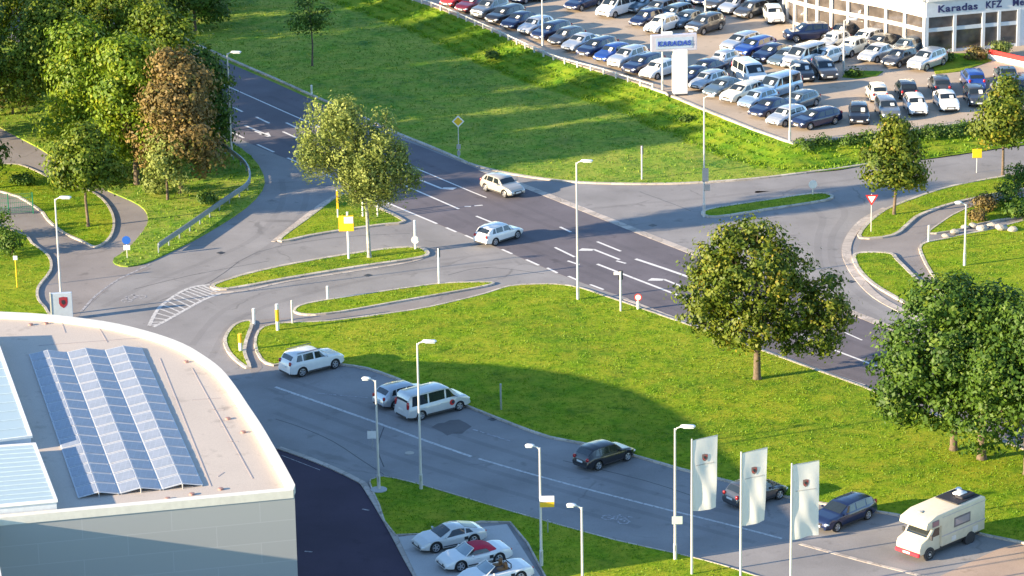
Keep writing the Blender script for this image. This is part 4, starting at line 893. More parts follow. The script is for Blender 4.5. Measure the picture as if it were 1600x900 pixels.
# red and white barrier board, garden in front of the showroom
p0, p1 = G(1544, 92, LOTZ), G(1660, 118, LOTZ); ba = math.atan2((p1 - p0).y, (p1 - p0).x); mid = (p0 + p1) / 2
bw = empty('banner_wall', (mid.x, mid.y, LOTZ), ba, 'long low red and white board in front of the showroom', 'barrier')
ln = (p1 - p0).length; MB().box((0, 0, .25), (ln, .14, .5)).build('base_board', M['white'], bw); MB().box((0, 0, .72), (ln, .12, .44)).build('top_board', M['red'], bw)
b = MB(); b.prism(GP([(1455, 100), (1475, 84), (1560, 84), (1548, 96), (1500, 112), (1462, 116)], LOTZ), LOTZ, LOTZ + .06); struct('flower_bed', b, M['bankgrass'])
b = MB(); b.prism(GP([(1322, 112), (1345, 111), (1380, 112), (1370, 119), (1340, 123), (1316, 121)], LOTZ), LOTZ, LOTZ + .05); struct('flower_bed', b, M['bankgrass'])
# pylon sign
pc = G(1058, 147, LOTZ); pa = dirof(1058, 147, 80, -4, LOTZ)
py = empty('pylon_sign', pc, pa, 'white dealer pylon with a blue lettered board on top', 'sign')
MB().box((.25, 0, 2.05), (1.25, 1.0, 4.1), bev=.03).build('column', M['white'], py)
MB().box((0, 0, -.02), (1.7, 1.3, .3)).build('plinth', M['dark'], py)
MB().box((-.3, 0, 4.75), (4.1, .5, 1.5), bev=.04).build('sign_board', plain('board frame', (.5, .48, .56), .4), py)
MB().box((-.3, -.262, 4.75), (3.3, .02, 1.0)).build('sign_face', plain('board face', (.42, .5, .62), .4), py)
MB().box((-.9, 0, 5.62), (1.0, .3, .25), bev=.03).build('top_lamp_box', M['white'], py)
o = text_mesh('KARADAS', .62, plain('sign letters', (.03, .07, .4), .5), 'lettering'); o.parent = py; o.location = (-1.8, -.3, 4.52); o.rotation_euler = (R(90), 0, 0)
w_ = max(v.co.x for v in o.data.vertices); o.scale = (3.0 / w_, 1, 1)
# guard rail along the lot edge
gr = empty('guard_rail', G(665, 8, LOTZ), 0, 'low white guard rail on short posts along the dealer lot edge', 'guard rail'); g0 = gr.location.copy()
rl = smooth(GP([(600, -22), (640, -2), (690, 16), (760, 46), (860, 91), (940, 114), (1020, 139)], LOTZ), 12); tot2, at2 = path_pts(rl)
nm_ = int(tot2 / 1.75)
for i in range(nm_ + 1):
    p, t = at2(tot2 * i / nm_); q = p - g0; MB().box((q.x, q.y, .05), (.15, .15, .9), rz=math.atan2(t.y, t.x), bev=.02).build('post', M['pole'], gr)
b = MB(); b.ribbon([p - g0 for p in rl], .08, .36, .45); b.build('rail', plain('pale rail', (.55, .55, .52), .5), gr)
# steel crash barrier by the slip road
cb = empty('crash_barrier', G(333, 335), 0, 'grey steel crash barrier following the slip road bend', 'crash barrier'); g0 = cb.location.copy()
rl = smooth(GP([(338, 232), (362, 247), (384, 266), (391, 285), (385, 300), (365, 314), (333, 336), (293, 364), (262, 385), (248, 395)], .1), 5); tot3, at3 = path_pts(rl)
for i in range(17):
    p, t = at3(tot3 * i / 16); q = p - g0; MB().box((q.x, q.y, .35), (.12, .08, .7), rz=math.atan2(t.y, t.x)).build('post', M['rail'], cb)
b = MB()
for z, off in ((.42, .05), (.5, .1), (.58, .05), (.66, .1), (.74, .05)): b.ribbon([p - g0 for p in rl], .06 + off, z - .04 + .1, z + .045 + .1)
b.build('rail', M['rail'], cb, True)
# green mesh fence on the left
gf = empty('mesh_fence', G(52, 334), 0, 'green wire mesh fence at the left picture edge', 'fence'); g0 = gf.location.copy(); gm = plain('green coated wire', (.01, .17, .09), .5)
fp = [G(-60, 334), G(14, 336), G(52, 334)]
b = MB()
for p in fp: q = p - g0; MB().box((q.x, q.y, .9), (.09, .09, 1.8)).build('post', gm, gf)
for a, c in zip(fp, fp[1:]):
    n = int((c - a).length / .16)
    for i in range(n + 1): q = a.lerp(c, i / n) - g0; b.box((q.x, q.y, .95), (.02, .02, 1.6))
    for z in (.2, .6, 1.0, 1.4, 1.74): b.tube([a - g0 + Vector((0, 0, z)), c - g0 + Vector((0, 0, z))], .016, 5)
b.build('mesh_panel', gm, gf)
# ------------------------------------------------------------------ lamps and signs
def top_h(bx, by, tx, ty, z=0.0):
    """height of a vertical pole whose foot is at (bx, by) and whose top shows at row ty"""
    g = G(bx, by, z); lo, hi = 0.0, 30.0
    for _ in range(40):
        m = (lo + hi) / 2
        if P((g.x, g.y, g.z + m))[1] > ty: lo = m
        else: hi = m
    return lo
def lamp(bx, by, ty, label, z=0.1, side=1, kind='street', heads=1, group=None):
    g = G(bx, by, z); h = top_h(bx, by, bx, ty, z)
    o = empty('street_lamp', g, 0, label, 'street lamp', group)
    MB().tube([(0, 0, -.1), (0, 0, 1.0), (0, 0, 1.02), (0, 0, h - .1)], [.11, .11, .085, .055], 12).build('pole', M['pole'], o, True)
    MB().box((0, -.1, .75), (.1, .03, .36)).build('service_door', M['steel'], o)
    hd = dirof(bx, by, 1, 0, z)
    for k in range(heads):
        sg = side * (1 if k == 0 else -1); c, s_ = math.cos(hd) * sg, math.sin(hd) * sg; ln = .9 if kind == 'street' else .55
        arm = MB().tube([(0, 0, h - .25), (c * .12, s_ * .12, h - .08), (c * .35, s_ * .35, h)], .045, 8).build('arm', M['pole'], o, True)
        q = MB(); q.box((c * (.3 + ln / 2), s_ * (.3 + ln / 2), h + .04), (ln, .34, .16), rz=math.atan2(s_, c), bev=.07); q.build('lamp_head', M['white'], o, True, 60)
        q = MB(); q.box((c * (.35 + ln / 2), s_ * (.35 + ln / 2), h - .055), (ln * .7, .24, .05), rz=math.atan2(s_, c), bev=.02); q.build('lamp_glass', M['hl'], o)
    return o, h
lamp(97, 492, 309, 'tall street lamp behind the hall roof, next to the emblem board', .02)
lamp(362, 244, 82, 'tall street lamp in front of the dark trees by the crash barrier')
lamp(903, 468, 252, 'tall street lamp on the lawn edge beside the main road')
lamp(658, 764, 534, 'tall street lamp rising in front of the minibus')
lo_, lh = lamp(1055, 874, 667, 'tall street lamp left of the three flags')
q = MB(); q.box((.12, -.14, 2.55), (.62, .03, .5), bev=.01); q.build('grey_sign', plain('pale green panel', (.5, .6, .55), .5), lo_)
lo_, lh = lamp(1100, 337, 150, 'slim tall street lamp on the narrow island of the side road', .1, 1, 'small')
q = MB(); q.box((.1, -.12, 3.4), (.5, .04, 1.1), bev=.02); q.box((.22, -.12, 2.35), (.5, .04, .5), bev=.02); q.build('sign_panel', M['steel'], lo_)
lamp(1507, 415, 317, 'short path lamp on the right hand lawn', .1, -1, 'small')
lamp(592, 765, 592, 'dealer lamp at the pointed corner of the small lawn', .1, -1, 'small')
FB = [(590, 683)]
lamp(846, 884, 697, 'dealer lamp carrying a yellow and white board', .1, -1, 'small')
lamp(911, 985, 790, 'dealer lamp between the show cars and the flags at the lower edge', .1, -1, 'small')
lamp(848, 72, -45, 'lot lamp among the left cars of the front row', LOTZ)
lamp(1035, 141, 22, 'lot lamp standing just left of the pylon sign', LOTZ)
lamp(1102, 32, -85, 'lot lamp right of the dark off-roader', LOTZ)
lamp(1318, 113, 30, 'lot lamp in the small bed before the showroom', LOTZ)
lamp(1240, 66, -60, 'lot lamp by the left end of the showroom', LOTZ)
lamp(1234, 222, 102, 'twin armed lot lamp at the corner of the dealer lot', LOTZ - .05, 1, 'small', 2)
def post_sign(bx, by, ty, label, face=None, z=.1, r=.035, col='pole', cat='road sign', name='road_sign', extra=None, yaw=0):
    g = G(bx, by, z); h = top_h(bx, by, bx, ty, z); o = empty(name, g, yaw, label, cat)
    MB().tube([(0, 0, -.1), (0, 0, h)], r, 10).build('post', M[col], o, True)
    if face: face(o, h)
    return o, h
def disc(o, z, rad, mat, ring=None, y=-.06, n=28, rot=0, name='sign_plate'):
    q = MB().lathe((0, y, z), (0, -1, 0), [(0, rad), (.03, rad)], n)
    if rot: q.v = [(x * math.cos(rot) - (zz - z) * math.sin(rot), yy, z + x * math.sin(rot) + (zz - z) * math.cos(rot)) for x, yy, zz in q.v]
    p = q.build(name, M[ring] if ring else M[mat], o)
    if ring:
        q = MB().lathe((0, y - .03, z), (0, -1, 0), [(0, rad * .74), (.006, rad * .74)], n)
        if rot: q.v = [(x * math.cos(rot) - (zz - z) * math.sin(rot), yy, z + x * math.sin(rot) + (zz - z) * math.cos(rot)) for x, yy, zz in q.v]
        q.build('sign_centre', M[mat], p)
    return p
def tri_down(o, z, s=.55):
    q = MB(); t = [(-s, z + s * .58), (s, z + s * .58), (0, z - s * 1.15)]; q.v = [(x, -.06, zz) for x, zz in t] + [(x, -.09, zz) for x, zz in t]; q.f = [(0, 1, 2), (5, 4, 3), (0, 3, 4, 1), (1, 4, 5, 2), (2, 5, 3, 0)]; q.m = [0] * 5; p = q.build('sign_plate', M['red'], o)
    q = MB(); t = [(-s * .62, z + s * .36), (s * .62, z + s * .36), (0, z - s * .72)]; q.add([(x, -.096, zz) for x, zz in t], [(2, 1, 0)]); q.build('sign_centre', M['white'], p)
post_sign(717, 246, 184, 'white and yellow diamond priority sign on the meadow edge', lambda o, h: (disc(o, h - .3, .52, 'yellow', 'white', n=4, rot=R(0)), MB().box((0, -.05, .95), (.34, .04, .4)).box((0, -.05, .4), (.26, .04, .4)).build('lower_plate', M['steel'], o)))
post_sign(1361, 362, 303, 'red and white give way sign at the side road bend', lambda o, h: tri_down(o, h - .35, .5))
post_sign(997, 483, 462, 'small red ringed round sign on the lawn edge of the main road', lambda o, h: disc(o, h - .1, .28, 'white', 'red'), r=.1, col='white')
post_sign(199, 403, 370, 'blue and white cycle path sign on the grass tip', lambda o, h: (disc(o, h - .25, .33, 'blue'), MB().box((0, -.06, h - .85), (.5, .03, .38)).build('lower_plate', M['white'], o)))
def dir_sign(o, h):
    MB().box((-.1, -.09, h - .9), (1.15, .06, 1.25), bev=.02).build('sign_plate', M['yellow'], o)
    MB().box((.08, -.128, h - .62), (.7, .012, .52)).build('white_panel', M['white'], o)
post_sign(545, 404, 331, 'yellow direction sign with a white panel on the long island', dir_sign, r=.09, col='white')
post_sign(528, 340, 297, 'yellow and white slim post sign at the top of the triangular island', lambda o, h: MB().box((0, -.08, h - .8), (.17, .06, 1.5)).build('sign_plate', M['yellow'], o), r=.06, col='white')
post_sign(567, 338, 312, 'white marker post left on the triangular island behind the birch', None, r=.08, col='white', name='marker_post', cat='post')
post_sign(576, 342, 308, 'yellow marker post right on the triangular island behind the birch', None, r=.09, col='yellow', name='marker_post', cat='post')
post_sign(590, 338, 300, 'slim pale post next to the yellow marker post', None, r=.06, col='white', name='marker_post', cat='post')
post_sign(649, 389, 344, 'pale post with a round white plate at the island nose', lambda o, h: disc(o, .75, .3, 'white'), r=.09, col='white')
dk = lambda o, h: MB().box((0, .05, h - .35), (.26, .04, .75), bev=.01).build('sign_plate', M['dark'], o)
post_sign(686, 443, 388, 'white post with a dark plate seen from behind on the thin island', dk, r=.07, col='white')
post_sign(970, 486, 424, 'pale violet post with a dark plate on the lawn by the main road', lambda o, h: (MB().box((0, .06, h - .3), (.34, .05, .7), bev=.01).build('sign_plate', M['dark'], o), MB().box((-.3, 0, h - .15), (.4, .04, .22)).build('side_plate', M['white'], o)), r=.08, col='pole')
post_sign(1003, 280, 228, 'pale post with a dark plate on the meadow across the main road', dk, r=.07, col='pole')
post_sign(1270, 304, 285, 'small round cream sign at the end of the narrow island', lambda o, h: disc(o, h - .15, .34, 'white'), r=.05)
post_sign(1526, 268, 232, 'yellow square sign on a thin post beside the right tree', lambda o, h: MB().box((0, -.06, h - .4), (.78, .05, .78), bev=.02).build('sign_plate', M['yellow'], o))
post_sign(1451, 378, 352, 'small pale post on the right hand lawn by the path', None, r=.09, col='pole', name='marker_post', cat='post')
post_sign(783, 640, 600, 'thin grey post in the shaded part of the big lawn', None, r=.07, col='steel', name='marker_post', cat='post')
post_sign(856, 832, 812, 'short thin post on the small lawn by the kerb', None, r=.04, col='steel', name='marker_post', cat='post')
post_sign(27, 449, 400, 'pale post with a white top on the left lawn', lambda o, h: MB().box((0, 0, h - .15), (.32, .1, .32), bev=.02).build('sign_plate', M['white'], o), r=.05, col='yellow')
post_sign(487, 148, 133, 'small white delineator post on the meadow', None, r=.09, col='white', name='marker_post', cat='post')
post_sign(512, 467, 447, 'white bollard behind the thin island', None, r=.09, col='white', name='bollard', cat='bollard')
post_sign(397, 507, 482, 'white bollard at the left end of the footpath', None, r=.11, col='white', name='bollard', cat='bollard', z=.02)
post_sign(434, 516, 475, 'tall yellow and white bollard on the lawn corner', lambda o, h: MB().tube([(0, 0, h * .35), (0, 0, h * .8)], .14, 12).build('yellow_band', M['yellow'], o), r=.12, col='white', name='bollard', cat='bollard')  # the yellow band is the bollard's own colour
post_sign(457, 505, 469, 'thin pale post beside the tall yellow and white bollard', None, r=.07, col='pole', name='marker_post', cat='post')
post_sign(376, 548, 522, 'short yellow and white bollard on the crescent island', lambda o, h: MB().tube([(0, 0, h * .5), (0, 0, h * 1.01)], .15, 12).build('yellow_band', M['yellow'], o), r=.13, col='white', name='bollard', cat='bollard')
o, h = post_sign(582, 700, 672, 'white sign board low on the post in the shaded street', lambda o, h: MB().box((0, -.06, h - .3), (.62, .05, .55), bev=.05).build('sign_plate', M['white'], o), r=.04, col='steel', z=.016)
g = G(846, 884, .1); o = empty('hanging_board', g + Vector((0, 0, 0)), 0, 'yellow and white board fixed to the dealer lamp', 'sign'); zb_ = 4.1
MB().box((.38, -.1, zb_ + .18), (.85, .08, .36)).build('white_part', M['white'], o); MB().box((.38, -.1, zb_ - .18), (.85, .08, .3)).build('yellow_part', M['yellow'], o); MB().tube([(0, 0, zb_), (.1, -.08, zb_)], .03, 6).build('bracket', M['steel'], o)
# crest used on flags and on the emblem board: gold shield, striped quarters, dark centre
gold = plain('emblem gold', (.42, .3, .12), .5); crest_k = plain('emblem black', (.03, .03, .04), .5)
def crest(parent, cx, y, cz, s, base=None):
    def sh(f, yy): return [(cx + x * f * s, yy, cz + z * f * s) for x, z in ((-.5, .6), (0, .68), (.5, .6), (.5, -.1), (.36, -.45), (0, -.72), (-.36, -.45), (-.5, -.1))]
    e = MB().add(sh(1, y), [(7, 6, 5, 4, 3, 2, 1, 0)]).build('emblem', base or gold, parent)
    b = MB()
    for sx, sz in ((1, 1), (-1, -1)):
        for k in range(3):
            x0 = cx + sx * s * (.1 + .12 * k); b.add([(x0, y - .006, cz + sz * s * .08), (x0 + .06 * s, y - .006, cz + sz * s * .08), (x0 + .06 * s, y - .006, cz + sz * s * .42), (x0, y - .006, cz + sz * s * .42)], [(0, 1, 2, 3)])
    b.build('emblem_stripes', M['red'], e); MB().add(sh(.42, y - .012), [(7, 6, 5, 4, 3, 2, 1, 0)]).build('emblem_centre', crest_k, e)
fl, n_, bs_, l_ = nodes('flag cloth'); bs_.inputs['Base Color'].default_value = (.8, .77, .74, 1); bs_.inputs['Roughness'].default_value = .8
tr_ = n_.nodes.new('ShaderNodeBsdfTranslucent'); tr_.inputs[0].default_value = (.8, .76, .7, 1); mx_ = n_.nodes.new('ShaderNodeMixShader'); mx_.inputs[0].default_value = .4
l_.new(bs_.outputs[0], mx_.inputs[1]); l_.new(tr_.outputs[0], mx_.inputs[2]); l_.new(mx_.outputs[0], n_.nodes['Material Output'].inputs[0])
def flag(bx, by, ty, fw, flh, slant, label):
    g = G(bx, by, .1); h = top_h(bx, by, bx, ty, .1); a = dirof(bx, by, 30, -3)
    o = empty('flag_pole', g, a, label, 'flag', 'dealer flags')
    MB().tube([(0, 0, -.1), (0, 0, h * .5), (0, 0, h)], [.075, .065, .045], 12).build('pole', M['pole'], o, True)
    MB().tube([(0, 0, h - .1), (fw, 0, h - .05 + slant)], .02, 6).build('cross_arm', M['steel'], o, True)
    b = MB(); nx, nz = 16, 36; rr = random.Random(bx)
    ph = rr.random() * 6
    def cl(u, v):
        wv = .045 * math.sin(u * 5 + v * 5 + ph) * (.25 + v) + .03 * math.sin(u * 11 - v * 10 + ph * 2) * v
        return (.05 + u * (fw - .05) * (1 + .1 * v * math.sin(ph + 1)), wv, h - .08 - v * flh + slant * u + (.05 * math.sin(u * 3 + ph) * v))
    b.v = [cl(i / nx, j / nz) for i in range(nx + 1) for j in range(nz + 1)]
    b.f = [(i * (nz + 1) + j, i * (nz + 1) + j + 1, (i + 1) * (nz + 1) + j + 1, (i + 1) * (nz + 1) + j) for i in range(nx) for j in range(nz)]; b.m = [0] * len(b.f)
    c = b.build('flag_cloth', fl, o, True)
    x, yy, z = cl(.5, .27); crest(c, x, yy - .03, z, .34, plain('emblem brown', (.2, .12, .12), .6))
    b = MB(); b.v = [(cl(.12 + .76 * i / 12, .36)[0], cl(.12 + .76 * i / 12, .36)[1] - .02, cl(.12 + .76 * i / 12, .36)[2] + dz) for i in range(13) for dz in (-.03, .03)]; b.f = [(i * 2, i * 2 + 2, i * 2 + 3, i * 2 + 1) for i in range(12)]; b.m = [0] * 12
    b.build('flag_line', plain('faint grey print', (.45, .43, .43), .7), c)
flag(1081, 897, 686, 1.55, 4.45, .16, 'white crest flag on a tall pole, leftmost of the three')
flag(1157, 935, 706, 1.55, 4.45, .18, 'white crest flag on a tall pole, middle one of the three')
flag(1235, 955, 724, 1.6, 4.55, .08, 'white crest flag on a tall pole, rightmost of the three')
# emblem board behind the hall
g = G(98, 500, .02); o = empty('emblem_board', g, R(8), 'pale blue board with a red and dark crest behind the hall roof', 'sign')
MB().box((0, 0, 1.05), (1.55, .3, 2.1), bev=.03).build('board', plain('pale blue board', (.45, .52, .6), .5), o); MB().box((-.8, 0, 1.05), (.1, .36, 2.12)).build('edge_strip', M['cream'], o)
crest(o, .12, -.16, 1.4, .62, plain('emblem dull red', (.3, .03, .05), .5))
# tarp covered trailer at the right edge
g = G(1652, 858, .024); a = dirof(1652, 858, 60, -25); o = empty('box_trailer', g, a, 'trailer with a green translucent cover cut off by the right picture edge', 'trailer')
gt, n_, bs_, l_ = nodes('green tarp'); bs_.inputs['Base Color'].default_value = (.04, .13, .07, 1); bs_.inputs['Roughness'].default_value = .5
MB().box((0, 0, .75), (3.4, 1.6, .5), bev=.03).build('body', plain('trailer body', (.02, .1, .09), .5), o)
MB().box((0, 0, 1.5), (3.3, 1.55, 1.05), bev=.1).build('cover', gt, o, True)
MB().box((0, 0, 2.05), (3.35, 1.6, .08), bev=.03).build('cover_top', plain('pale green sheet', (.22, .36, .14), .5), o)
for sg in (1, -1):
    MB().lathe((-.6, sg * .84, .34), (0, sg, 0), [(-.2, .2), (-.2, .32), (0, .34), (.02, .25)], 20).build('wheel', M['black'], o, True); MB().lathe((-.6, sg * .86, .34), (0, sg, 0), [(0, .22), (.02, .2)], 16).build('rim', plain('rim beige', (.5, .42, .33), .4), o)
MB().tube([(-1.65, -.85, 0), (-1.65, -.85, 2.1)], .07, 8).build('corner_post', M['white'], o, True); MB().lathe((-1.65, -.85, 2.1), (0, 0, 1), [(0, .18), (.12, .2), (.2, .1)], 12).build('marker_knob', M['white'], o, True)
# ------------------------------------------------------------------ vegetation
def cards(name, pts, nrm, size, rnd, mat, parent, aspect=.6):
    """rhombic leaf faces as one mesh, with a per-leaf random value"""
    n = len(pts); rng = np.random.default_rng(n)
    t = rng.normal(size=(n, 3)); nn = nrm / np.linalg.norm(nrm, axis=1, keepdims=True)
    t -= (t * nn).sum(1, keepdims=True) * nn; t /= np.linalg.norm(t, axis=1, keepdims=True); bt = np.cross(nn, t)
    s = size[:, None]
    v = np.empty((n, 4, 3)); v[:, 0] = pts - t * s; v[:, 1] = pts - bt * s * aspect; v[:, 2] = pts + t * s; v[:, 3] = pts + bt * s * aspect
    me = bpy.data.meshes.new(name); me.vertices.add(n * 4); me.vertices.foreach_set('co', v.astype('f').ravel())
    me.loops.add(n * 4); me.loops.foreach_set('vertex_index', np.arange(n * 4, dtype='i'))
    me.polygons.add(n); me.polygons.foreach_set('loop_start', np.arange(0, n * 4, 4, dtype='i')); me.polygons.foreach_set('loop_total', np.full(n, 4, dtype='i'))
    me.materials.append(mat); me.update(calc_edges=True)
    a = me.attributes.new('rnd', 'FLOAT', 'FACE'); a.data.foreach_set('value', rnd.astype('f'))
    o = bpy.data.objects.new(name, me); COL.objects.link(o)
    if parent: o.parent = parent
    return o
def foliage(lobes, clumps, per, leaf, seed, spread=.45, fill=.25, droop=0.0, hang=0):
    rng = np.random.default_rng(seed); L = np.array(lobes, float)
    wgt = (L[:, 3] * L[:, 4] * L[:, 5]) ** (2 / 3); wgt /= wgt.sum(); idx = rng.choice(len(L), clumps, p=wgt)
    d = rng.normal(size=(clumps, 3)); d /= np.linalg.norm(d, axis=1, keepdims=True)
    r = np.where(rng.random(clumps) < fill, rng.uniform(.2, .8, clumps), rng.uniform(.78, 1.02, clumps))
    ph = rng.uniform(0, 6, 3); r *= 1 + .13 * np.sin(d[:, 0] * 4 + ph[0]) * np.sin(d[:, 1] * 5 + ph[1]) + .1 * np.sin(d[:, 2] * 7 + ph[2])
    c = L[idx, :3] + d * r[:, None] * L[idx, 3:]
    cs = spread * rng.uniform(.55, 1.25, clumps); cr = rng.random(clumps)
    k = np.repeat(np.arange(clumps), per); off = rng.normal(size=(len(k), 3)) * cs[k, None] * np.array([1, 1, .62])
    if hang: off[:, 2] -= rng.uniform(0, hang, len(k)); off[:, :2] *= .6
    p = c[k] + off; nr = d[k] * .9 + off / cs[k, None] * .5 + rng.normal(size=p.shape) * .45 + np.array([0, 0, .25])
    sz = leaf * rng.uniform(.6, 1.3, len(k)); rv = np.clip(cr[k] * .75 + rng.random(len(k)) * .25, 0, 1)
    keep = p[:, 2] > .15; return p[keep], nr[keep], sz[keep], rv[keep]
def limbs(h, r, lobes, seed, lean=(0, 0), n=3):
    rr = random.Random(seed); b = MB(); hz = h * .6
    top = Vector((lean[0], lean[1], hz)); pts = [Vector((0, 0, -.1)), Vector((0, 0, .25)), Vector((lean[0] * .3 + rr.uniform(-.1, .1), lean[1] * .3, hz * .45)), top, top + Vector((rr.uniform(-.3, .3), rr.uniform(-.3, .3), h * .25))]
    b.tube(pts, [r * 1.35, r, r * .8, r * .5, r * .15], 9)
    for L in lobes:
        c = Vector(L[:3]); s = pts[2].lerp(pts[3], rr.uniform(0, .8)); m = s.lerp(c, .55) + Vector((0, 0, -.25)); b.tube([s, m, c], [r * .42, r * .28, r * .08], 6)
        for k in range(n):
            e = c + Vector((rr.uniform(-.7, .7) * L[3], rr.uniform(-.7, .7) * L[4], rr.uniform(-.4, .8) * L[5])); b.tube([m, m.lerp(e, .5) + Vector((0, 0, .15)), e], [r * .2, r * .12, r * .03], 5)
    return b
def tree(bx, by, label, lobes, h, mat, seed, tr=.2, clumps=260, per=26, leaf=.17, bark='bark', z=.1, name='tree', group=None, cat='tree', **kw):
    o = empty(name, G(bx, by, z), 0, label, cat, group)
    limbs(h, tr, lobes, seed).build('trunk', M[bark], o, True)
    p, nr, s, rv = foliage(lobes, clumps, per, leaf, seed, **kw); cards('crown', p, nr, s, rv, M[mat], o)
    return o
def auto_lobes(h, r, seed, z0=.25, n=7, wide=1.0):
    rr = random.Random(seed); L = [(0, 0, h * .6, r * .75, r * .75, h * .3)]
    for k in range(n):
        a = k * 2.4 + rr.random(); zz = lerp(h * z0 + r * .35, h * .86, k / (n - 1)); q = r * lerp(.62, .22, max(0, k / (n - 1) - .2)) * wide
        s = r * rr.uniform(.38, .6); L.append((math.cos(a) * q, math.sin(a) * q, zz, s, s, s * .95))
    L.append((0, 0, h * .88, r * .42, r * .42, h * .12)); return L
# big maple in the lawn (two lobed crown)
tree(1183, 592, 'large round maple standing on the big lawn by the main road', [(-.9, 0, 7.4, 3.3, 3.6, 3.2), (-3.4, .3, 6.5, 2.0, 2.1, 1.9), (-3.5, 0, 4.7, 1.6, 1.6, 1.3), (-2.9, 0, 8.5, 1.7, 1.8, 1.5), (1.6, -.4, 8.1, 1.8, 2.1, 1.9), (4.5, .2, 5.6, 1.5, 1.8, 2.0), (4.4, 0, 3.4, 1.5, 1.6, 1.5), (5.4, 0, 4.5, 1.0, 1.2, 1.1), (-.4, .2, 10.2, 1.9, 2.0, 1.2), (-2.0, 0, 9.9, 1.2, 1.2, 1.0), (-.2, -.6, 4.4, 2.9, 2.8, 1.7), (2.2, 0, 5.2, 2.0, 2.0, 2.2), (2.4, 0, 2.6, 1.3, 1.4, .9), (-2.2, 0, 3.3, 1.3, 1.4, .8)], 11.2, 'leafm', 11, .26, 820, 30, .15, spread=.36)
tree(1490, 703, 'broad dark green tree on the right of the big lawn, leftmost of its group', [(0, 0, 7.0, 4.6, 4.2, 3.6), (-2.8, 0, 6.0, 2.6, 2.4, 2.9), (-3.3, 0, 3.6, 1.9, 1.9, 1.6), (2.2, 0, 8.6, 2.9, 2.8, 2.5), (-.8, 0, 10.2, 2.4, 2.4, 1.6), (2.6, -.2, 4.6, 3.0, 2.8, 2.4), (-.4, -.4, 3.4, 2.6, 2.4, 1.7)], 11.8, 'leafd', 12, .25, 980, 28, .16, spread=.36)
tree(1534, 717, 'dark green tree with a thick leaning trunk, middle of the right group', [(.6, 1, 6.6, 3.4, 3.4, 3.2), (1.6, 0, 4.6, 2.6, 2.4, 1.9), (0, 1.5, 9.0, 2.6, 2.6, 2.0)], 10.6, 'leafd', 13, .3, 480, 26, .16, spread=.36)
tree(1604, 742, 'green tree cut off by the right picture edge beside the lawn', auto_lobes(11.2, 4.4, 14, .12), 11.2, 'leafd', 14, .22, 760, 26, .16, spread=.38)
tree(1397, 335, 'small conical tree on the grass verge beside the give way sign', [(0, 0, 4.4, 2.35, 2.3, 1.9), (0, 0, 6.0, 1.7, 1.7, 1.5), (0, 0, 7.3, 1.0, 1.0, .9), (1.0, 0, 3.3, 1.6, 1.6, 1.1), (-.9, 0, 3.3, 1.6, 1.6, 1.1)], 8.0, 'leafm', 15, .13, 300, 26, .16, spread=.38)
tree(1567, 272, 'small conical tree beside the road at the right picture edge', [(0, 0, 4.8, 2.3, 2.3, 1.9), (0, 0, 6.3, 1.7, 1.7, 1.4), (.1, 0, 7.5, .9, .9, .9), (-1.2, 0, 3.9, 1.5, 1.5, 1.1), (1.2, 0, 3.7, 1.6, 1.6, 1.1)], 8.3, 'leafm', 16, .13, 290, 26, .16, spread=.38)
# birch on the island
tree(577, 402, 'tall birch with drooping pale foliage on the long traffic island', [(-2.6, .4, 10.3, 2.6, 2.4, 2.4), (-1.5, 0, 11.6, 1.7, 1.7, 1.3), (-4.0, .2, 8.7, 1.4, 1.4, 1.6), (.9, 0, 9.4, 1.9, 1.9, 2.4), (.2, -.2, 6.9, 2.3, 2.0, 1.9), (2.1, 0, 7.3, 1.4, 1.3, 2.2), (-1.0, 0, 8.3, 2.0, 1.9, 2.0), (3.5, 0, 6.6, .7, .7, .8), (.5, 0, 5.3, 1.7, 1.5, 1.0), (-1.2, .2, 6.4, 1.4, 1.3, 1.2)], 12.6, 'leafy', 21, .16, 860, 32, .12, bark='birchbark', spread=.34, hang=1.2, fill=.25)
tree(488, 103, 'slim sparse tree alone on the upper meadow', [(0, 0, 5.4, 1.5, 1.5, 1.6), (-.8, 0, 4.2, 1.3, 1.3, 1.0), (.9, 0, 4.4, 1.3, 1.3, 1.0), (0, 0, 6.8, 1.2, 1.2, 1.0)], 7.4, 'leafd', 22, .1, 120, 14, .14, spread=.35)
# the wood in the upper left
WG = 'trees of the wood at the upper left'
tree(138, 354, 'small green tree on the grass tongue by the footpath fork', [(0, 0, 5.6, 2.5, 2.4, 2.3), (-1.2, 0, 4.4, 1.8, 1.8, 1.5), (1.3, 0, 4.6, 1.8, 1.8, 1.5), (.1, 0, 7.4, 1.4, 1.4, 1.0)], 8.3, 'leaf', 31, .13, 340, 26, .16, spread=.42)
tree(283, 302, 'rust brown tree in front of the dark wood beside the crash barrier', auto_lobes(12.2, 3.7, 32, .15), 12.2, 'leafo', 32, .2, 620, 24, .17, group=WG, spread=.45)
tree(262, 312, 'slim pale trunked green tree tucked under the rust brown one', auto_lobes(5.5, 1.8, 33, .1), 5.5, 'leafy', 33, .12, 140, 20, .15, group=WG, spread=.4)
tree(214, 288, 'tall bright green tree left of the rust brown one', auto_lobes(12.4, 4.2, 34, .12), 12.4, 'leafb', 34, .26, 700, 26, .18, group=WG, spread=.5)
tree(150, 262, 'tall bright green tree behind the small tree by the path fork', auto_lobes(12.6, 4.2, 35, .1), 12.6, 'leafb', 35, .26, 680, 26, .18, group=WG, spread=.5)
tree(90, 205, 'broad green tree above the shaded path at the left', auto_lobes(11.5, 4.0, 36, .2), 11.5, 'leaf', 36, .24, 560, 26, .18, group=WG, spread=.5)
tree(20, 178, 'small orange tinted tree at the left picture edge', auto_lobes(5.0, 2.0, 37, .1), 5.0, 'leafo', 37, .12, 150, 22, .15, group=WG)
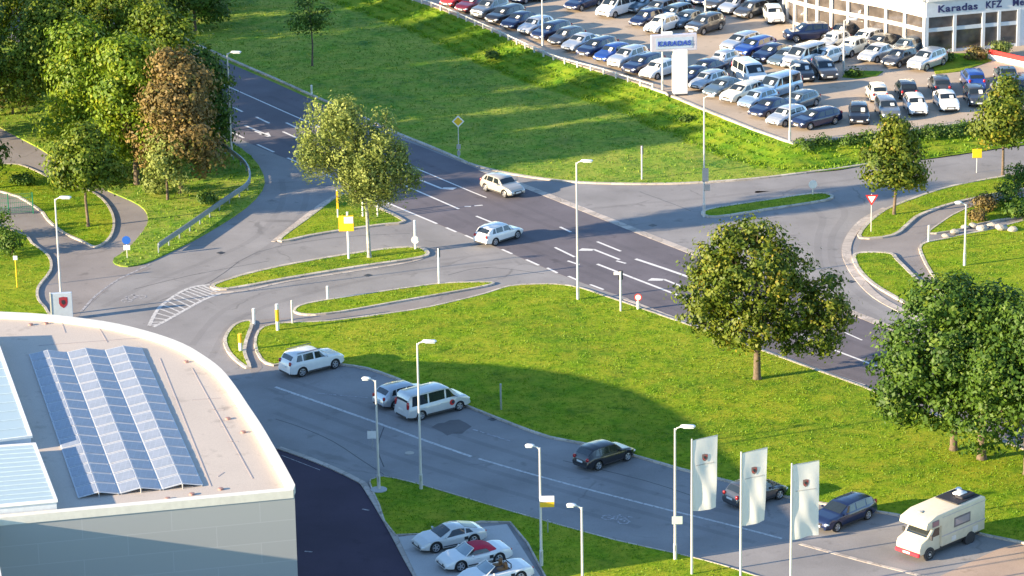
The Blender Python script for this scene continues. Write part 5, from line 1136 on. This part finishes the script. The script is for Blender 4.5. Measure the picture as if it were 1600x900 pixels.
tree(325, 243, 'dark tree at the right edge of the wood behind the street lamp', auto_lobes(9.2, 2.6, 38, .1), 9.2, 'leafd', 38, .18, 380, 24, .17, group=WG, spread=.45)
tree(250, 215, 'dark green tree between the rust brown tree and the main road', auto_lobes(12.0, 4.0, 39, .15), 12.0, 'leaf', 39, .22, 560, 24, .18, group=WG, spread=.5)
tree(40, 120, 'green tree at the far left beyond the path', auto_lobes(12.5, 4.6, 40, .15), 12.5, 'leaf', 40, .22, 520, 24, .18, group=WG, spread=.5)
tree(115, 140, 'yellowish green tree behind the broad green one at the left', auto_lobes(12.5, 4.2, 41, .15), 12.5, 'leafb', 41, .22, 500, 24, .18, group=WG, spread=.5)
tree(178, 172, 'green tree deep in the wood behind the two bright green ones', auto_lobes(12.5, 4.2, 42, .15), 12.5, 'leaf', 42, .22, 480, 24, .18, group=WG, spread=.5)
tree(-45, 185, 'green tree half outside the left picture edge', auto_lobes(12, 4.2, 43, .1), 12, 'leafd', 43, .24, 380, 24, .2, group=WG, spread=.5)
tree(262, 30, 'dark tree across the main road behind the wood', auto_lobes(8, 3.2, 48, .1), 8, 'leafd', 48, .18, 330, 24, .18, group=WG, spread=.5)
for k_, (x_, y_, h_) in enumerate(((-70, 92, 14), (-150, 130, 15), (-150, 230, 15), (-220, 60, 15), (-240, 180, 16))):
    tree(x_, y_, 'tall tree of the wood beyond the left picture edge', auto_lobes(h_, 4.8, 60 + k_, .1), h_, 'leafd', 60 + k_, .26, 300, 24, .26, group=WG, spread=.6)
tree(305, 48, 'dark tree across the main road near the top picture edge', auto_lobes(7.4, 3.0, 44, .1), 7.4, 'leafd', 44, .18, 330, 24, .18, group=WG, spread=.5)
tree(200, 8, 'dark tree across the main road at the top left', auto_lobes(6.5, 3.4, 45, .1), 6.5, 'leafd', 45, .18, 260, 22, .18, group=WG, spread=.5)
tree(328, 12, 'dark tree at the top picture edge left of the painted sunlit strip', auto_lobes(6.0, 2.6, 46, .1), 6.0, 'leafd', 46, .16, 260, 22, .18, group=WG, spread=.5)
tree(-60, 300, 'dark tree outside the left edge shading the green fence', auto_lobes(9, 3.5, 47, .15), 9, 'leafd', 47, .2, 300, 22, .2, group=WG, spread=.5)
# shrubs
def shrub(bx, by, r, h, label, mat='shrub', seed=0, z=.1, clumps=60, group=None, leaf=.11):
    o = empty('shrub', G(bx, by, z), 0, label, 'shrub', group); rr = random.Random(seed)
    lob = [(rr.uniform(-.4, .4) * r, rr.uniform(-.4, .4) * r, h * .5, r * .7, r * .7, h * .5) for _ in range(3)]
    p, nr, s, rv = foliage(lob, clumps, 22, leaf, seed + 100, spread=.24); cards('foliage', p, nr, s, rv, M[mat], o)
    b = MB()
    for k in range(4): b.tube([(0, 0, 0), (rr.uniform(-.3, .3) * r, rr.uniform(-.3, .3) * r, h * .4), (rr.uniform(-.6, .6) * r, rr.uniform(-.6, .6) * r, h * .8)], [.04, .03, .01], 5)
    b.build('stems', M['bark'], o); return o
shrub(18, 398, 1.6, 2.0, 'dense green shrub on the left lawn at the picture edge', 'shrub', 1)
shrub(-8, 372, 1.7, 2.2, 'dark shrub cut by the left picture edge below the fence', 'leafd', 2)
shrub(325, 318, .9, .9, 'low green bush above the crash barrier', 'shrub', 3)
shrub(247, 300, 1.2, 1.4, 'olive bush at the foot of the rust brown tree', 'leafy', 4)
shrub(190, 285, 1.1, 1.3, 'yellowish bush at the wood edge by the footpath', 'leafy', 5)
shrub(38, 290, 1.2, .9, 'bright low bush behind the green fence', 'shrub', 6)
shrub(1575, 318, 1.6, 2.2, 'round green shrub by the stones on the right', 'leafd', 7)
shrub(1545, 330, 1.2, 1.3, 'rust coloured shrub left of the round green one', 'leafo', 8)
shrub(1598, 340, 1.4, 1.2, 'pale green shrub at the right picture edge by the stones', 'shrub', 9)
shrub(1526, 345, .8, .8, 'small orange shrub at the front of the stones', 'leafo', 10)
shrub(1590, 300, 1.6, 2.4, 'tall dark shrub at the right picture edge behind the path', 'leafd', 11)
shrub(1527, 92, 1.1, 1.1, 'brown bush in the bed before the showroom', 'leafo', 12, LOTZ)
shrub(1480, 96, .9, .7, 'green bush in the bed before the showroom', 'shrub', 13, LOTZ)
shrub(1566, 88, 1.0, 1.3, 'yellow green bush behind the red and white board', 'leafy', 14, LOTZ)
shrub(1330, 118, .8, .5, 'low bush around the foot of the lamp before the showroom', 'leafd', 15, LOTZ)
shrub(770, 92, .8, .7, 'straggly bush half way down the shaded bank', 'shrub', 16, .4)
shrub(1072, 192, .5, .5, 'small dark bush on the sunny bank below the lot', 'leafd', 17, .3)
hx = [(1258, 240), (1290, 236), (1322, 233), (1354, 230), (1386, 228), (1418, 225), (1450, 222), (1482, 218), (1512, 213), (1545, 209), (1578, 205)]
hl = ['at the left end', 'second from the left', 'third from the left', 'left of the conical tree', 'behind the conical tree', 'right of the conical tree top', 'in the middle between the conical trees', 'fourth from the right', 'left of the right conical tree', 'behind the right conical tree', 'at the right picture edge']
for i, ((x, y), l) in enumerate(zip(hx, hl)): shrub(x, y, 1.3, 1.25, 'hedge shrub below the dealer lot, ' + l, 'shrub', 50 + i, .15, 70, 'hedge shrubs below the dealer lot')
# stones on the right lawn
st = plain('field stone', (.4, .36, .3), .85, var=.3)
for i, (x, y, r) in enumerate(((1520, 352, .35), (1535, 356, .45), (1550, 352, .4), (1565, 356, .5), (1492, 362, .4), (1478, 368, .3), (1508, 354, .3), (1582, 358, .4))):
    b = bmesh.new(); bmesh.ops.create_icosphere(b, subdivisions=2, radius=r)
    for v in b.verts: v.co *= 1 + .35 * noise.noise(v.co * 2.1 + Vector((i * 7, 0, 0))); v.co.z *= .6
    me = bpy.data.meshes.new('stone'); b.to_mesh(me); me.materials.append(st); o = bpy.data.objects.new('stone', me); COL.objects.link(o); o.location = G(x, y, .1 + r * .3)
    tag(o, 'field stone, %s of the row by the shrubs' % (['fourth from the left', 'fifth from the left', 'sixth from the left', 'seventh from the left', 'second from the left', 'leftmost', 'third from the left', 'rightmost'][i]), 'stone', 'stones on the right lawn')
# grass blades
M['bladem'] = leaf_mat('meadow blades', (.1, .22, .025), (.18, .3, .025), (.27, .34, .04), .3)
def blades(name, polys, dens, hgt, seed, mat='blade', ztop=None):
    rng = np.random.default_rng(seed); PT = []
    for pts, z in polys:
        xy = np.array([(p.x, p.y) for p in pts]); lo = xy.min(0); hi = xy.max(0)
        lo = np.maximum(lo, [-62, 170]); hi = np.minimum(hi, [62, 340])
        if (hi <= lo).any(): continue
        n = int((hi - lo).prod() * dens); q = rng.uniform(lo, hi, (n, 2)); ins = np.zeros(n, bool); j = len(xy) - 1
        for i in range(len(xy)):
            c = ((xy[i, 1] > q[:, 1]) != (xy[j, 1] > q[:, 1])) & (q[:, 0] < (xy[j, 0] - xy[i, 0]) * (q[:, 1] - xy[i, 1]) / (xy[j, 1] - xy[i, 1] + 1e-12) + xy[i, 0]); ins ^= c; j = i
        q = q[ins]; PT.append(np.c_[q, np.full(len(q), z)])
    p = np.concatenate(PT); n = len(p)
    # clumpy height
    cl = .5 + .5 * np.sin(p[:, 0] * 1.9 + 2 * np.sin(p[:, 1] * .8)) * np.sin(p[:, 1] * 2.3 + 2 * np.sin(p[:, 0] * .7)); hh = hgt * (.5 + .9 * cl * rng.random(n))
    a = rng.uniform(0, np.pi * 2, n); wd = hh * .45; dx, dy = np.cos(a) * wd, np.sin(a) * wd; lean = rng.normal(size=(n, 2)) * hh[:, None] * .35
    v = np.empty((n, 3, 3)); v[:, 0] = p - np.c_[dx, dy, np.zeros(n)]; v[:, 1] = p + np.c_[dx, dy, np.zeros(n)]; v[:, 2] = p + np.c_[lean, hh]
    me = bpy.data.meshes.new(name); me.vertices.add(n * 3); me.vertices.foreach_set('co', v.astype('f').ravel()); me.loops.add(n * 3); me.loops.foreach_set('vertex_index', np.arange(n * 3, dtype='i'))
    me.polygons.add(n); me.polygons.foreach_set('loop_start', np.arange(0, n * 3, 3, dtype='i')); me.polygons.foreach_set('loop_total', np.full(n, 3, dtype='i')); me.materials.append(M[mat]); me.update(calc_edges=True)
    at_ = me.attributes.new('rnd', 'FLOAT', 'FACE'); at_.data.foreach_set('value', rng.random(n).astype('f'))
    o = bpy.data.objects.new(name, me); COL.objects.link(o); tag(o, 'short grass blades on the ' + name.replace('_', ' ').replace('grass', '').strip() + ' areas', 'grass', kind='stuff')
blades('lawn_grass', LAWN['lawn'][:2], 45, .09, 1)
blades('verge_grass', LAWN['lawn'][2:] + LAWN['traffic_island'] + LAWN['verge'], 40, .09, 2)
blades('wood_grass', LAWN['wood_floor'], 12, .16, 3)
blades('meadow_grass', LAWN['meadow'], 14, .13, 4, 'bladem')
def bank_poly():
    pts = smooth(ep, 3); out = []
    for i, p in enumerate(pts):
        a, c = pts[max(0, i - 1)], pts[min(len(pts) - 1, i + 1)]; t = (c - a); t.z = 0; t.normalize(); out.append((p, Vector((t.y, -t.x, 0))))
    r = []
    for u0, u1 in ((.04, .2), (.2, .4), (.4, .6), (.6, .95)):
        um = (u0 + u1) / 2; r.append(([p + n * 5.5 * u0 for p, n in out] + [p + n * 5.5 * u1 for p, n in out][::-1], max(.1, LOTZ * (1 - um) ** 1.4)))
    return r
blades('bank_grass', bank_poly(), 30, .22, 5)
